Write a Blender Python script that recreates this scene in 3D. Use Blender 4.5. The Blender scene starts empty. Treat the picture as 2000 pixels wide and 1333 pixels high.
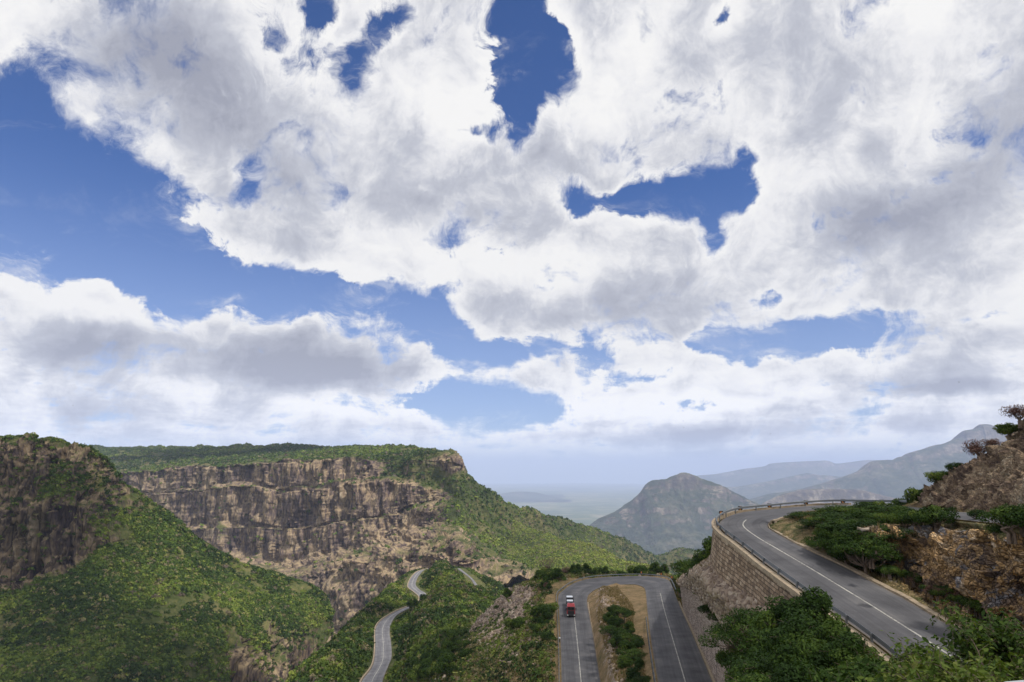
import bpy, math, random
import numpy as np
from mathutils import Vector
random.seed(7); RNG=np.random.default_rng(11)
SC=bpy.context.scene; COL=SC.collection
# ---------------------------------------------------------------- camera
F=1333.0; HY=918.0                       # focal length in photo pixels, row of the eye-level horizon
PIT=math.atan((HY-666.5)/F)
cam=bpy.data.cameras.new('camera'); camo=bpy.data.objects.new('camera',cam); COL.objects.link(camo)
cam.sensor_width=36.0; cam.lens=36.0*F/2000.0; cam.clip_start=0.2; cam.clip_end=400000
camo.rotation_euler=(math.pi/2+PIT,0,0); SC.camera=camo
SC.render.resolution_x=1024; SC.render.resolution_y=682
# ---------------------------------------------------------------- world
HAZE_D=4.2e-5
SUN_EL=math.radians(56); SUN_AZ=math.radians(128)     # azimuth clockwise from +Y (the view direction)
sd=Vector((math.sin(SUN_AZ)*math.cos(SUN_EL),math.cos(SUN_AZ)*math.cos(SUN_EL),math.sin(SUN_EL)))
def ray(px,py):
    x=(px-1000)/F; u=-(py-666.5)/F; c,s=math.cos(PIT),math.sin(PIT)
    return Vector((x,c-u*s,s+u*c))
def azel(px,py):
    r=ray(px,py).normalized(); return math.atan2(r.x,r.y),math.asin(r.z)
W=bpy.data.worlds.new('World'); SC.world=W; W.use_nodes=True
def nodes_world():
    nt=W.node_tree; N=nt.nodes; L=nt.links; N.clear()
    def nd(t,**k):
        n=N.new(t)
        for a,b in k.items():
            if a=='ins':
                for i,v in b.items(): n.inputs[i].default_value=v
            else: setattr(n,a,b)
        return n
    def m(op,a,b=None,c=None,clamp=False):
        n=nd('ShaderNodeMath',operation=op,use_clamp=clamp)
        for i,v in enumerate((a,b,c)):
            if v is None: continue
            if isinstance(v,(int,float)): n.inputs[i].default_value=v
            else: L.new(v,n.inputs[i])
        return n.outputs[0]
    def smooth(v,a,b,lo=0,hi=1):
        n=nd('ShaderNodeMapRange',interpolation_type='SMOOTHSTEP'); L.new(v,n.inputs[0])
        n.inputs[1].default_value=a; n.inputs[2].default_value=b; n.inputs[3].default_value=lo; n.inputs[4].default_value=hi
        return n.outputs[0]
    def mix(f,a,b):
        n=nd('ShaderNodeMix',data_type='RGBA')
        for i,v in ((0,f),(6,a),(7,b)):
            if isinstance(v,(tuple,float,int)): n.inputs[i].default_value=v
            else: L.new(v,n.inputs[i])
        return n.outputs[2]
    sky=nd('ShaderNodeTexSky',sky_type='NISHITA',sun_disc=False,sun_elevation=SUN_EL,sun_rotation=SUN_AZ,altitude=1800,air_density=1.0,dust_density=0.3,ozone_density=1.6)
    tc=nd('ShaderNodeTexCoord'); D=tc.outputs['Generated']
    sp=nd('ShaderNodeSeparateXYZ'); L.new(D,sp.inputs[0]); X,Y,Z=sp.outputs
    az=m('ARCTAN2',X,Y); el=m('ARCSINE',Z)
    # cloud-layer coordinates: direction projected on a level sheet
    zz=m('ADD',m('MAXIMUM',Z,0.0),CL['zoff'])
    cq=nd('ShaderNodeCombineXYZ'); L.new(m('DIVIDE',X,zz),cq.inputs[0]); L.new(m('DIVIDE',Y,zz),cq.inputs[1]); cq.inputs[2].default_value=0.0
    def noise(vec,scale,detail,rough,seed=0.0,dist=0.0):
        n=nd('ShaderNodeTexNoise',noise_dimensions='4D'); L.new(vec,n.inputs['Vector']); n.inputs['W'].default_value=seed
        n.inputs['Scale'].default_value=scale; n.inputs['Detail'].default_value=detail; n.inputs['Roughness'].default_value=rough
        n.inputs['Distortion'].default_value=dist; return n
    ae=nd('ShaderNodeCombineXYZ'); L.new(az,ae.inputs[0]); L.new(el,ae.inputs[1])
    # warp so that the big masses get ragged outlines
    w=noise(ae.outputs[0],7.0,4,0.6,3.1)
    ws=nd('ShaderNodeVectorMath',operation='MULTIPLY_ADD'); L.new(w.outputs['Color'],ws.inputs[0]); ws.inputs[1].default_value=(0.09,0.07,0); 
    ad=nd('ShaderNodeVectorMath',operation='SUBTRACT'); L.new(ae.outputs[0],ad.inputs[0]); ad.inputs[1].default_value=(0.045,0.035,0)
    L.new(ad.outputs[0],ws.inputs[2]); AE=ws.outputs[0]
    def blobs(lst,acc=None):
        for (cx,cy,rx,ry,rot,k) in lst:
            a0,e0=azel(cx,cy); a1,_=azel(cx+rx,cy); a2,_=azel(cx-rx,cy); _,e1=azel(cx,cy-ry); _,e2=azel(cx,cy+ry)
            mp=nd('ShaderNodeMapping',vector_type='TEXTURE'); L.new(AE,mp.inputs[0])
            mp.inputs[1].default_value=(a0,e0,0); mp.inputs[2].default_value=(0,0,math.radians(-rot)); mp.inputs[3].default_value=(abs(a1-a2)/2,abs(e1-e2)/2,1)
            g=nd('ShaderNodeTexGradient',gradient_type='SPHERICAL'); L.new(mp.outputs[0],g.inputs[0])
            acc=m('MULTIPLY_ADD',g.outputs['Fac'],k,acc if acc is not None else 0.0)
        return acc
    holes=m('MINIMUM',m('MULTIPLY',blobs(CL['holes']),1.5),1.9)
    puffs=blobs(CL['puffs'])
    grays=blobs(CL['grays'])
    def field(aev,cqv,fine=True):
        n1=noise(cqv,CL['s1'],10,0.60,1.7,0.15); n2=noise(aev,16.0,9 if fine else 5,0.68,5.2,0.4)
        return m('ADD',m('MULTIPLY_ADD',n1.outputs['Fac'],CL['a1'],-CL['a1']/2),m('MULTIPLY_ADD',n2.outputs['Fac'],CL['a2'],-CL['a2']/2))
    nn=field(AE,cq.outputs[0])
    up=nd('ShaderNodeVectorMath',operation='ADD'); L.new(AE,up.inputs[0]); up.inputs[1].default_value=(0.006,0.018,0)
    cu=nd('ShaderNodeVectorMath',operation='MULTIPLY'); L.new(cq.outputs[0],cu.inputs[0]); cu.inputs[1].default_value=(0.965,0.965,1)
    nu=field(up.outputs[0],cu.outputs[0],False)
    d=m('ADD',m('ADD',m('MULTIPLY_ADD',holes,-1.0,CL['base']),puffs),nn)
    wv=noise(AE,6.0,3,0.5,31.0)
    ew=smooth(wv.outputs['Fac'],0.35,0.65,0.24,1.05)
    alpha=smooth(m('DIVIDE',d,ew),0.0,1.0)
    # thin veils drifting across the gaps
    vs=nd('ShaderNodeMapping'); L.new(AE,vs.inputs[0]); vs.inputs[2].default_value=(0,0,0.6); vs.inputs[3].default_value=(1.0,2.2,1)
    ve=noise(vs.outputs[0],9.0,9,0.66,44.0,0.6)
    veil=m('MULTIPLY',smooth(ve.outputs['Fac'],0.50,0.74),smooth(m('ADD',d,0.75),0.0,0.8,0.10,0.75))
    alpha=m('MAXIMUM',alpha,veil)
    # cloud shading: tops and rims catch the light, thick parts and bases are grey
    rim=m('MULTIPLY',m('SUBTRACT',nn,nu),CL['bump'])
    lowf=noise(AE,4.5,6,0.58,21.0)
    thick=smooth(d,0.25,1.5,-0.12,CL['tk'])
    sh=m('ADD',m('MULTIPLY',grays,CL['gk']),m('MULTIPLY_ADD',lowf.outputs['Fac'],CL['lk'],-CL['lk']*0.5+CL['sh0']))
    sh=m('SUBTRACT',m('ADD',sh,thick),rim)
    thin=smooth(d,0.0,0.5,0.25,1.0)
    sh=m('MULTIPLY',m('MAXIMUM',sh,0.0),thin)
    r=nd('ShaderNodeValToRGB'); L.new(sh,r.inputs[0]); e=r.color_ramp.elements
    e[0].position=0; e[0].color=(0.96,0.965,0.98,1); e[1].position=1.0; e[1].color=(0.36,0.38,0.47,1)
    x=e.new(0.22); x.color=(0.87,0.88,0.92,1); x=e.new(0.55); x.color=(0.56,0.585,0.67,1)
    hz=smooth(el,0.0,math.radians(5.5),1,0)
    ccol=mix(m('MULTIPLY',smooth(el,math.radians(1.0),math.radians(10),1,0),0.55),r.outputs[0],mix(1.0,r.outputs[0],(1,1,1,1))) if False else r.outputs[0]
    gn=nd('ShaderNodeVectorMath',operation='SCALE'); L.new(ccol,gn.inputs[0]); L.new(smooth(el,math.radians(0.5),math.radians(11),1.30,1.0),gn.inputs['Scale']); wm=nd('ShaderNodeVectorMath',operation='MULTIPLY'); L.new(gn.outputs[0],wm.inputs[0]); wm.inputs[1].default_value=(1.0,0.985,0.96); ccol=wm.outputs[0]
    # clear sky scaled to the exposure
    sk=nd('ShaderNodeVectorMath',operation='MULTIPLY'); L.new(sky.outputs[0],sk.inputs[0]); sk.inputs[1].default_value=CL['sky']
    skc=mix(m('MULTIPLY',smooth(el,0.0,math.radians(24),1,0),0.42),sk.outputs[0],CL['hcol'])
    col=mix(m('MULTIPLY',alpha,smooth(el,math.radians(-0.5),math.radians(3.2),0.30,1.0)),skc,ccol)
    bg=nd('ShaderNodeBackground'); L.new(col,bg.inputs[0]); bg.inputs[1].default_value=1.0
    out=nd('ShaderNodeOutputWorld'); L.new(bg.outputs[0],out.inputs[0])
CL=dict(zoff=0.16,s1=2.2,a1=3.1,a2=3.1,base=0.90,edge=0.34,bump=0.40,gk=1.05,lk=1.5,sh0=0.08,tk=0.40,sky=(0.040,0.070,0.118),hcol=(0.58,0.65,0.78,1),
 # (photo x, y, radius x, radius y, rotation, strength) of gaps, stray puffs and grey bases
 holes=[(60,330,230,250,0,1.5),(250,420,240,170,20,1.4),(120,500,210,110,0,1.2),(430,545,260,105,5,1.4),(640,580,190,80,0,1.2),(350,600,120,70,0,0.8),(30,230,110,120,0,1.0),
  (620,25,52,42,20,1.0),(692,135,48,58,60,0.9),(742,55,38,110,60,0.95),(1030,60,98,130,0,1.4),(1000,190,75,130,0,1.3),(1080,130,110,90,-40,1.0),(925,255,60,35,0,0.9),
  (480,355,45,60,0,0.9),(1130,395,85,50,10,1.0),(1230,388,90,28,0,0.8),(1330,385,150,70,0,1.2),(1430,370,110,60,-20,0.85),(1470,300,42,42,0,0.55),(1385,460,40,60,0,0.9),(1425,25,70,50,-20,0.8),
  (1560,655,260,58,-3,1.4),(1420,680,110,50,0,1.0),(1090,680,160,42,0,1.0),(850,630,150,60,20,1.1),(930,700,110,40,10,0.9),(900,785,210,62,4,1.1),(1050,810,110,45,0,0.8),(1400,785,110,26,0,0.7),(1500,590,60,28,-20,0.7),(1240,735,120,24,0,0.6),(860,570,70,60,0,0.7),
  (1950,620,90,20,0,0.4),(1130,640,80,25,0,0.5)],
 puffs=[(1158,75,60,75,0,0.6),(1090,20,40,50,0,0.4),(1480,320,40,40,0,0.4),(1200,395,50,20,0,0.35),(790,420,110,80,0,1.0),(50,500,90,70,0,0.9),(400,600,60,45,30,0.9),(395,640,50,30,0,0.6),(560,640,70,50,0,0.5),(1010,130,40,40,0,0.7),(1170,20,110,70,0,0.8),(690,60,90,50,60,0.6),(220,350,50,20,0,0.3)],
 grays=[(620,800,270,45,0,-0.55),(180,600,200,50,10,-0.5),(1290,790,200,40,0,-0.6),(60,860,200,30,0,-0.3),(880,200,120,130,0,-0.5),(1150,230,110,120,0,-0.5),(1060,520,200,50,0,-0.3),(1540,770,120,26,0,-0.4),(1850,765,200,20,0,0.5),(400,790,150,30,20,-0.3),(340,130,330,170,10,0.9),(560,330,260,180,20,0.3),(640,715,290,75,0,0.95),(200,690,300,70,0,0.7),(130,800,240,90,0,0.6),(1600,120,200,260,20,0.35),(1850,380,330,180,10,0.75),(1650,440,230,90,0,0.5),(1270,600,260,80,0,0.6),(1000,580,200,80,0,0.25),(1350,850,330,28,0,0.6),(1750,760,330,60,0,0.55),(1900,690,300,90,0,0.4),(1000,440,160,60,0,0.3),(1780,830,360,40,0,0.5),(480,800,220,40,0,0.3),(1130,300,200,60,0,0.15),(1950,200,200,200,0,0.3)])
nodes_world()
# ---------------------------------------------------------------- sun, exposure
sl=bpy.data.lights.new('sun','SUN'); sl.energy=4.6; sl.angle=math.radians(3); sl.color=(1.0,0.95,0.87)
so=bpy.data.objects.new('sun',sl); COL.objects.link(so); so.rotation_euler=sd.to_track_quat('Z','Y').to_euler(); so.location=sd*500
SC.view_settings.view_transform='Standard'; SC.view_settings.look='None'; SC.view_settings.exposure=0.0; SC.view_settings.gamma=1.0
SC.render.engine='CYCLES'; SC.cycles.max_bounces=5; SC.cycles.diffuse_bounces=3; SC.cycles.glossy_bounces=2; SC.cycles.transmission_bounces=2
SC.cycles.volume_bounces=2; SC.cycles.use_denoising=True; SC.cycles.caustics_reflective=False; SC.cycles.caustics_refractive=False
# ================================================================ helpers
def Q(px,py,Y): r=ray(px,py); return np.array(r*(Y/r.y))
def PZ(px,py,z): r=ray(px,py); return np.array(r*(z/r.z))
def tag(o,label=None,cat=None,group=None,kind=None):
    if label: o['label']=label
    if cat: o['category']=cat
    if group: o['group']=group
    if kind: o['kind']=kind
    return o
def empty(name,loc=(0,0,0),rz=0.0):
    o=bpy.data.objects.new(name,None); COL.objects.link(o); o.location=loc; o.rotation_euler=(0,0,rz); o.empty_display_size=0.5; return o
def mk(name,v,f,mat,parent=None,smooth=False,attrs=None,uv=None):
    """v (n,3) array, f (m,k) int array or list"""
    me=bpy.data.meshes.new(name)
    v=np.asarray(v,dtype=np.float32)
    if isinstance(f,np.ndarray):
        k=f.shape[1]; me.vertices.add(len(v)); me.vertices.foreach_set('co',v.ravel())
        me.loops.add(f.size); me.loops.foreach_set('vertex_index',f.astype(np.int32).ravel())
        me.polygons.add(len(f)); me.polygons.foreach_set('loop_start',np.arange(0,f.size,k,dtype=np.int32)); me.polygons.foreach_set('loop_total',np.full(len(f),k,dtype=np.int32))
        me.update(calc_edges=True)
    else:
        me.from_pydata([tuple(x) for x in v],[],f)
    if smooth: me.polygons.foreach_set('use_smooth',np.ones(len(me.polygons),dtype=bool))
    for a,d in (attrs or {}).items():
        at=me.attributes.new(a,'FLOAT','POINT'); at.data.foreach_set('value',np.asarray(d,dtype=np.float32))
    me.materials.append(mat)
    o=bpy.data.objects.new(name,me); COL.objects.link(o)
    if parent: o.parent=parent
    return o
# ---- numpy noise
def _h(ix,iy,iz,s):
    n=(ix*374761393+iy*668265263+iz*2147483647+s*1274126177)&0xFFFFFFFF
    n=((n^(n>>13))*1274126177)&0xFFFFFFFF; n=n^(n>>16); return (n&0xFFFFFF)/float(0xFFFFFF)
def vn(p,s=0):
    i=np.floor(p).astype(np.int64); f=p-i; f=f*f*(3-2*f); r=0
    for a in (0,1):
        wx=f[...,0] if a else 1-f[...,0]
        for b in (0,1):
            wy=f[...,1] if b else 1-f[...,1]
            for c in (0,1):
                wz=f[...,2] if c else 1-f[...,2]
                r=r+wx*wy*wz*_h(i[...,0]+a,i[...,1]+b,i[...,2]+c,s)
    return r
def fbm(p,o=5,s=0,g=0.5,ridge=False):
    a=1.0; t=0; r=0; q=p.copy()
    for k in range(o):
        n=vn(q,s+k*17)
        if ridge: n=1-abs(2*n-1)
        r=r+a*n; t+=a; a*=g; q=q*2.03+3.7
    return r/t            # 0..1
# ---- lofted landforms
def crv(A,n,cat=True,w=None):
    """resample control array A (k,...) along axis 0 to n samples, Catmull-Rom or linear"""
    k=len(A); t=np.linspace(0,k-1,n) if w is None else w; i=np.clip(np.floor(t).astype(int),0,k-2); f=(t-i)
    f=f.reshape((-1,)+(1,)*(A.ndim-1)); P1=A[i]; P2=A[i+1]
    if not cat: return P1+(P2-P1)*f
    P0=A[np.maximum(i-1,0)]; P3=A[np.minimum(i+2,k-1)]
    return 0.5*((2*P1)+(-P0+P2)*f+(2*P0-5*P1+4*P2-P3)*f*f+(-P0+3*P1-3*P2+P3)*f**3)
def proj(p):
    cp,sp_=math.cos(PIT),math.sin(PIT); fw=p[1]*cp+p[2]*sp_; up=-p[1]*sp_+p[2]*cp; return 1000+p[0]/fw*F,666.5-up/fw*F
ROADS=[]   # (xy points, z, half width)
def road_dist(p):
    """distance to nearest road centre minus half width, and its height"""
    best=np.full(len(p),1e9); bz=np.zeros(len(p))
    for c,hw in ROADS:
        lo=c[:,:2].min(0)-40; hi=c[:,:2].max(0)+40
        m=np.where(((p[:,:2]>lo)&(p[:,:2]<hi)).all(1))[0]
        if not len(m): continue
        for ch in np.array_split(m,max(1,len(m)//20000)):
            d=np.linalg.norm(p[ch,None,:2]-c[None,:,:2],axis=2); j=d.argmin(1); dd=d[np.arange(len(ch)),j]-hw[j]
            up=dd<best[ch]; best[ch[up]]=dd[up]; bz[ch[up]]=c[j[up],2]
    return best,bz
LOFTS={}
def grid_faces(nv,nu):
    a=np.arange(nv*nu).reshape(nv,nu); return np.stack([a[:-1,:-1],a[:-1,1:],a[1:,1:],a[1:,:-1]],-1).reshape(-1,4)
def normals(G):
    du=np.gradient(G,axis=1); dv=np.gradient(G,axis=0); n=np.cross(du,dv); n/=np.linalg.norm(n,axis=2,keepdims=True)+1e-9; return n
def loft(name,rows,nu,nv,mat,disp=None,catv=False,carve=0,skirt=0,label=None,kind='structure',flip=False,smooth=True,vw=None,link=True):
    """rows: list of rows of (px,py,Y,rock) or ('z',px,py,z,rock) or (np3,rock)"""
    A=[]
    for r in rows:
        q=[]
        for c in r:
            if isinstance(c[0],str): q.append([*PZ(c[1],c[2],c[3]),c[4] if len(c)>4 else 0])
            elif isinstance(c[0],np.ndarray): q.append([*c[0],c[1] if len(c)>1 else 0])
            else: q.append([*Q(c[0],c[1],c[2]),c[3] if len(c)>3 else 0])
        A.append(q)
    A=np.array(A,dtype=float)
    if vw is None: G=crv(A,nv,catv)
    else:
        t=np.concatenate([np.linspace(i,i+1,k,endpoint=False) for i,k in enumerate(vw)]+[[len(rows)-1]]); G=crv(A,0,catv,w=t)
    G=crv(G.transpose(1,0,2),nu,True).transpose(1,0,2)
    P=G[...,:3]; rock=np.clip(G[...,3],0,1); n=normals(P)
    if flip: n=-n
    if disp is not None: P=P+disp(P,n,rock)
    if carve:
        f=P.reshape(-1,3).copy(); d,z=road_dist(f); t=np.clip((d-1.5)/carve,0,1); t=t*t*(3-2*t)
        m=d<carve+1.5; f[m,2]=f[m,2]*t[m]+(z[m]-0.35)*(1-t[m]); P=f.reshape(P.shape)
    if skirt:
        P=P.copy(); P[0,:,2]-=skirt; P[-1,:,2]-=skirt; P[:,0,2]-=skirt; P[:,-1,2]-=skirt
    LOFTS[name]=(P,rock)
    if not link: return None
    fc=grid_faces(*P.shape[:2])
    if not flip: fc=fc[:,::-1]
    o=mk(name,P.reshape(-1,3),fc,mat,smooth=smooth,attrs={'rock':rock.ravel()})
    return tag(o,label,kind=kind)
# ================================================================ materials
class NT:
    def __init__(s,name):
        s.m=bpy.data.materials.new(name); s.m.use_nodes=True; s.t=s.m.node_tree; s.N=s.t.nodes; s.L=s.t.links; s.N.clear()
        s.out=s.N.new('ShaderNodeOutputMaterial'); s.geo=s.N.new('ShaderNodeNewGeometry'); s.P=s.geo.outputs['Position']
    def put(s,i,v):
        if isinstance(v,(int,float)) and hasattr(i,'default_value') and not hasattr(i.default_value,'__len__'): i.default_value=v
        elif isinstance(v,(tuple,list)): i.default_value=v if len(v)==len(i.default_value) else (*v,1)
        else: s.L.new(v,i)
    def math(s,op,a,b=0.5,clamp=False,c=None):
        n=s.N.new('ShaderNodeMath'); n.operation=op; n.use_clamp=clamp; s.put(n.inputs[0],a); s.put(n.inputs[1],b)
        if c is not None: s.put(n.inputs[2],c)
        return n.outputs[0]
    def attr(s,a): n=s.N.new('ShaderNodeAttribute'); n.attribute_name=a; return n.outputs['Fac']
    def noise(s,scale,detail=5,rough=0.55,vec=None,sc=(1,1,1),dist=0.0,w=0.0,color=False):
        mp=s.N.new('ShaderNodeMapping'); s.L.new(vec or s.P,mp.inputs[0]); mp.inputs[3].default_value=sc; mp.inputs[1].default_value=(w,w*0.7,w*0.3)
        n=s.N.new('ShaderNodeTexNoise'); s.L.new(mp.outputs[0],n.inputs['Vector']); n.inputs['Scale'].default_value=scale; n.inputs['Detail'].default_value=detail
        n.inputs['Roughness'].default_value=rough; n.inputs['Distortion'].default_value=dist; return n.outputs['Color' if color else 'Fac']
    def vor(s,scale,feature='F1',sc=(1,1,1),vec=None,out='Distance',rnd=1.0):
        mp=s.N.new('ShaderNodeMapping'); s.L.new(vec or s.P,mp.inputs[0]); mp.inputs[3].default_value=sc
        n=s.N.new('ShaderNodeTexVoronoi'); n.feature=feature; s.L.new(mp.outputs[0],n.inputs['Vector']); n.inputs['Scale'].default_value=scale; n.inputs['Randomness'].default_value=rnd
        return n.outputs[out]
    def ramp(s,v,*st):
        n=s.N.new('ShaderNodeValToRGB'); s.put(n.inputs[0],v); e=n.color_ramp.elements
        e[0].position=st[0][0]; e[0].color=(*st[0][1],1); e[1].position=st[-1][0]; e[1].color=(*st[-1][1],1)
        for p,c in st[1:-1]: x=e.new(p); x.color=(*c,1)
        return n.outputs[0]
    def rng(s,v,a,b,lo=0.0,hi=1.0,sm=False):
        n=s.N.new('ShaderNodeMapRange'); 
        if sm: n.interpolation_type='SMOOTHSTEP'
        s.put(n.inputs[0],v); n.inputs[1].default_value=a; n.inputs[2].default_value=b; n.inputs[3].default_value=lo; n.inputs[4].default_value=hi; return n.outputs[0]
    def mix(s,f,a,b,mode='MIX'):
        n=s.N.new('ShaderNodeMix'); n.data_type='RGBA'; n.blend_type=mode; s.put(n.inputs[0],f); s.put(n.inputs[6],a); s.put(n.inputs[7],b); return n.outputs[2]
    def bump(s,h,st=0.5,dist=1.0,nrm=None):
        n=s.N.new('ShaderNodeBump'); n.inputs['Strength'].default_value=st; n.inputs['Distance'].default_value=dist; s.L.new(h,n.inputs['Height'])
        if nrm: s.L.new(nrm,n.inputs['Normal'])
        return n.outputs[0]
    def bsdf(s,col,rough=0.9,metal=0.0,spec=0.2,nrm=None,**k):
        b=s.N.new('ShaderNodeBsdfPrincipled'); s.put(b.inputs['Base Color'],col); s.put(b.inputs['Roughness'],rough); s.put(b.inputs['Metallic'],metal); s.put(b.inputs['Specular IOR Level'],spec)
        if nrm: s.L.new(nrm,b.inputs['Normal'])
        s.L.new(b.outputs[0],s.out.inputs[0]); return s.m
def plain(name,col,rough=0.6,metal=0.0,spec=0.4,var=0.12,scale=6.0):
    t=NT(name); n=t.noise(scale,5,0.6); c=t.mix(t.rng(n,0.3,0.7),tuple(x*(1-var) for x in col),tuple(min(1,x*(1+var)) for x in col)); return t.bsdf(c,rough,metal,spec)
def slope_up(t): 
    s=t.N.new('ShaderNodeSeparateXYZ'); t.L.new(t.geo.outputs['Normal'],s.inputs[0]); return s.outputs[2]
def mat_land(name,rk,veg,vs=0.05,rs=0.08,vert=3.0,bumpd=2.0,thr=(0.35,0.65),nrmw=0.0,strata=0.0,pale=False):
    """rk: ramp of rock colours, veg: ramp of ground-cover colours; the 'rock' attribute says where the stone is bare"""
    t=NT(name); r=t.attr('rock')
    a=t.noise(rs,8,0.62,sc=(1,1,1/vert),dist=0.3); b=t.noise(rs*5,6,0.65,sc=(1,1,1/vert),w=4)
    rc=t.ramp(t.math('ADD',t.math('MULTIPLY',a,0.5),t.math('MULTIPLY',b,0.5)),*rk)
    if strata:
        z=t.noise(strata,4,0.6,sc=(0.06,0.06,1),dist=0.6,w=9); ck=t.vor(rs*2.2,'DISTANCE_TO_EDGE',sc=(1,1,0.16)); rc=t.mix(t.rng(ck,0.0,0.07,0.75,0.0),rc,(0.022,0.018,0.022)); rc=t.mix(0.35,rc,t.ramp(z,(0.36,(0.35,0.33,0.38)),(0.5,(0.75,0.7,0.68)),(0.64,(1.25,1.1,0.95))),'MULTIPLY')
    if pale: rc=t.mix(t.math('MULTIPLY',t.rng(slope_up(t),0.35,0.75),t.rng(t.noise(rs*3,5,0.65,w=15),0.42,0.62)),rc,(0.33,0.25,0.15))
    c1=t.noise(vs,6,0.6,w=2); c2=t.noise(vs*7,5,0.7,w=5)
    vc=t.ramp(t.math('ADD',t.math('MULTIPLY',c1,0.5),t.math('MULTIPLY',c2,0.5)),*veg)
    f=t.math('ADD',r,t.rng(t.noise(vs*2.5,7,0.7,w=8),0.25,0.75,-0.55,0.55))
    if nrmw: f=t.math('ADD',f,t.rng(slope_up(t),0.3,0.85,nrmw,-nrmw))
    f=t.rng(f,thr[0],thr[1])
    h=t.math('ADD',t.math('MULTIPLY',b,0.7),t.math('MULTIPLY',c2,0.5))
    return t.bsdf(t.mix(f,vc,rc),0.95,0,0.1,t.bump(h,0.9,bumpd))
CLIFF=[(0.34,(0.036,0.029,0.036)),(0.43,(0.10,0.075,0.075)),(0.49,(0.18,0.138,0.11)),(0.55,(0.31,0.235,0.15)),(0.64,(0.45,0.37,0.265))]
GREEN=[(0.32,(0.028,0.040,0.014)),(0.46,(0.060,0.075,0.024)),(0.56,(0.12,0.115,0.045)),(0.70,(0.22,0.17,0.09))]
M={}
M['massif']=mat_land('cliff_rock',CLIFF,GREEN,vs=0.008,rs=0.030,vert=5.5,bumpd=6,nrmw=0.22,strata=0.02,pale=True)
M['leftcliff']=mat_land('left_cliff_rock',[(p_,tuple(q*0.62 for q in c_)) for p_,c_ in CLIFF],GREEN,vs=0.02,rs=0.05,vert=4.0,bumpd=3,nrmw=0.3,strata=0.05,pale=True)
M['spur']=mat_land('spur_ground',[(0.35,(0.20,0.13,0.09)),(0.5,(0.33,0.24,0.17)),(0.65,(0.45,0.36,0.28))],GREEN,vs=0.03,rs=0.1,vert=1,bumpd=1)
SOIL=[(0.32,(0.055,0.070,0.022)),(0.45,(0.13,0.105,0.05)),(0.56,(0.24,0.165,0.085)),(0.70,(0.33,0.25,0.14))]
M['near']=mat_land('dry_slope',[(0.35,(0.17,0.13,0.11)),(0.5,(0.30,0.23,0.19)),(0.65,(0.45,0.38,0.32))],SOIL,vs=0.12,rs=0.5,vert=1,bumpd=0.4)
FARR=[(0.36,(0.045,0.04,0.045)),(0.5,(0.11,0.09,0.075)),(0.66,(0.34,0.29,0.23))]
FARG=[(0.34,(0.018,0.026,0.016)),(0.5,(0.036,0.046,0.026)),(0.66,(0.13,0.12,0.08))]
M['far']=mat_land('mountain_ground',FARR,FARG,vs=0.0016,rs=0.003,vert=1.5,bumpd=25,nrmw=0.3)
def m_plain():
    t=NT('plain_ground'); a=t.noise(0.00035,7,0.6); b=t.noise(0.0022,7,0.65,w=3)
    c=t.ramp(t.math('ADD',t.math('MULTIPLY',a,0.5),t.math('MULTIPLY',b,0.5)),(0.36,(0.045,0.065,0.03)),(0.5,(0.10,0.125,0.06)),(0.58,(0.20,0.19,0.11)),(0.68,(0.33,0.28,0.20)))
    return t.bsdf(c,1.0,0,0.0)
M['plain']=m_plain()
def m_asphalt(name,c0=0.085):
    t=NT(name); a=t.noise(0.25,6,0.6); b=t.noise(14,3,0.7); l=t.attr('lane')
    tr=t.math('ABSOLUTE',t.math('SUBTRACT',t.math('FRACT',t.math('MULTIPLY',l,2.0)),0.5)); tr=t.rng(tr,0.12,0.34,1.0,0.0,True)
    f=t.math('ADD',t.math('MULTIPLY',a,0.75),t.math('MULTIPLY',b,0.3)); f=t.math('SUBTRACT',f,t.math('MULTIPLY',tr,0.10))
    cv=t.N.new('ShaderNodeCombineXYZ'); t.put(cv.inputs[0],t.math('MULTIPLY',l,22.0)); t.put(cv.inputs[1],t.math('MULTIPLY',t.attr('along'),0.05)); sk=t.noise(1.0,5,0.6,vec=cv.outputs[0]); f=t.math('ADD',f,t.rng(sk,0.3,0.7,-0.09,0.09)); pt=t.noise(0.09,2,0.4,w=22); f=t.math('ADD',f,t.rng(pt,0.5,0.62,0.0,-0.03))
    c=t.ramp(f,(0.28,(c0*0.62,c0*0.61,c0*0.66)),(0.5,(c0,c0*0.985,c0*1.05)),(0.75,(c0*1.7,c0*1.62,c0*1.58)))
    cr=t.rng(t.vor(0.35,'DISTANCE_TO_EDGE',vec=None),0.0,0.012,1,0); cr=t.math('MULTIPLY',cr,t.rng(t.noise(0.06,3,w=5),0.52,0.6))
    c=t.mix(t.math('MULTIPLY',cr,0.35),c,(0.03,0.03,0.032))
    e=t.math('ABSOLUTE',t.math('SUBTRACT',l,0.5)); e=t.rng(t.math('ADD',e,t.math('MULTIPLY',t.noise(0.8,5,w=7),0.05)),0.495,0.53); c=t.mix(t.math('MULTIPLY',e,0.55),c,(0.22,0.17,0.12))
    return t.bsdf(c,0.88,0,0.25,t.bump(b,0.15,0.02))
M['asphalt']=m_asphalt('asphalt',0.10); M['asphalt_pale']=m_asphalt('pale_asphalt',0.17)
t_=NT('road_paint'); M['paint']=t_.bsdf(t_.mix(t_.rng(t_.math('ADD',t_.noise(6,6,0.75),t_.math('MULTIPLY',t_.noise(0.35,3,0.5,w=3),0.35)),0.58,0.78),(0.50,0.485,0.43),(0.16,0.155,0.155)),0.75,0,0.2)
M['steel']=plain('galvanised_steel',(0.17,0.185,0.20),0.5,0.4,0.4)
M['kerb']=plain('weathered_concrete',(0.33,0.26,0.18),0.9,var=0.35,scale=2)
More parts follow.
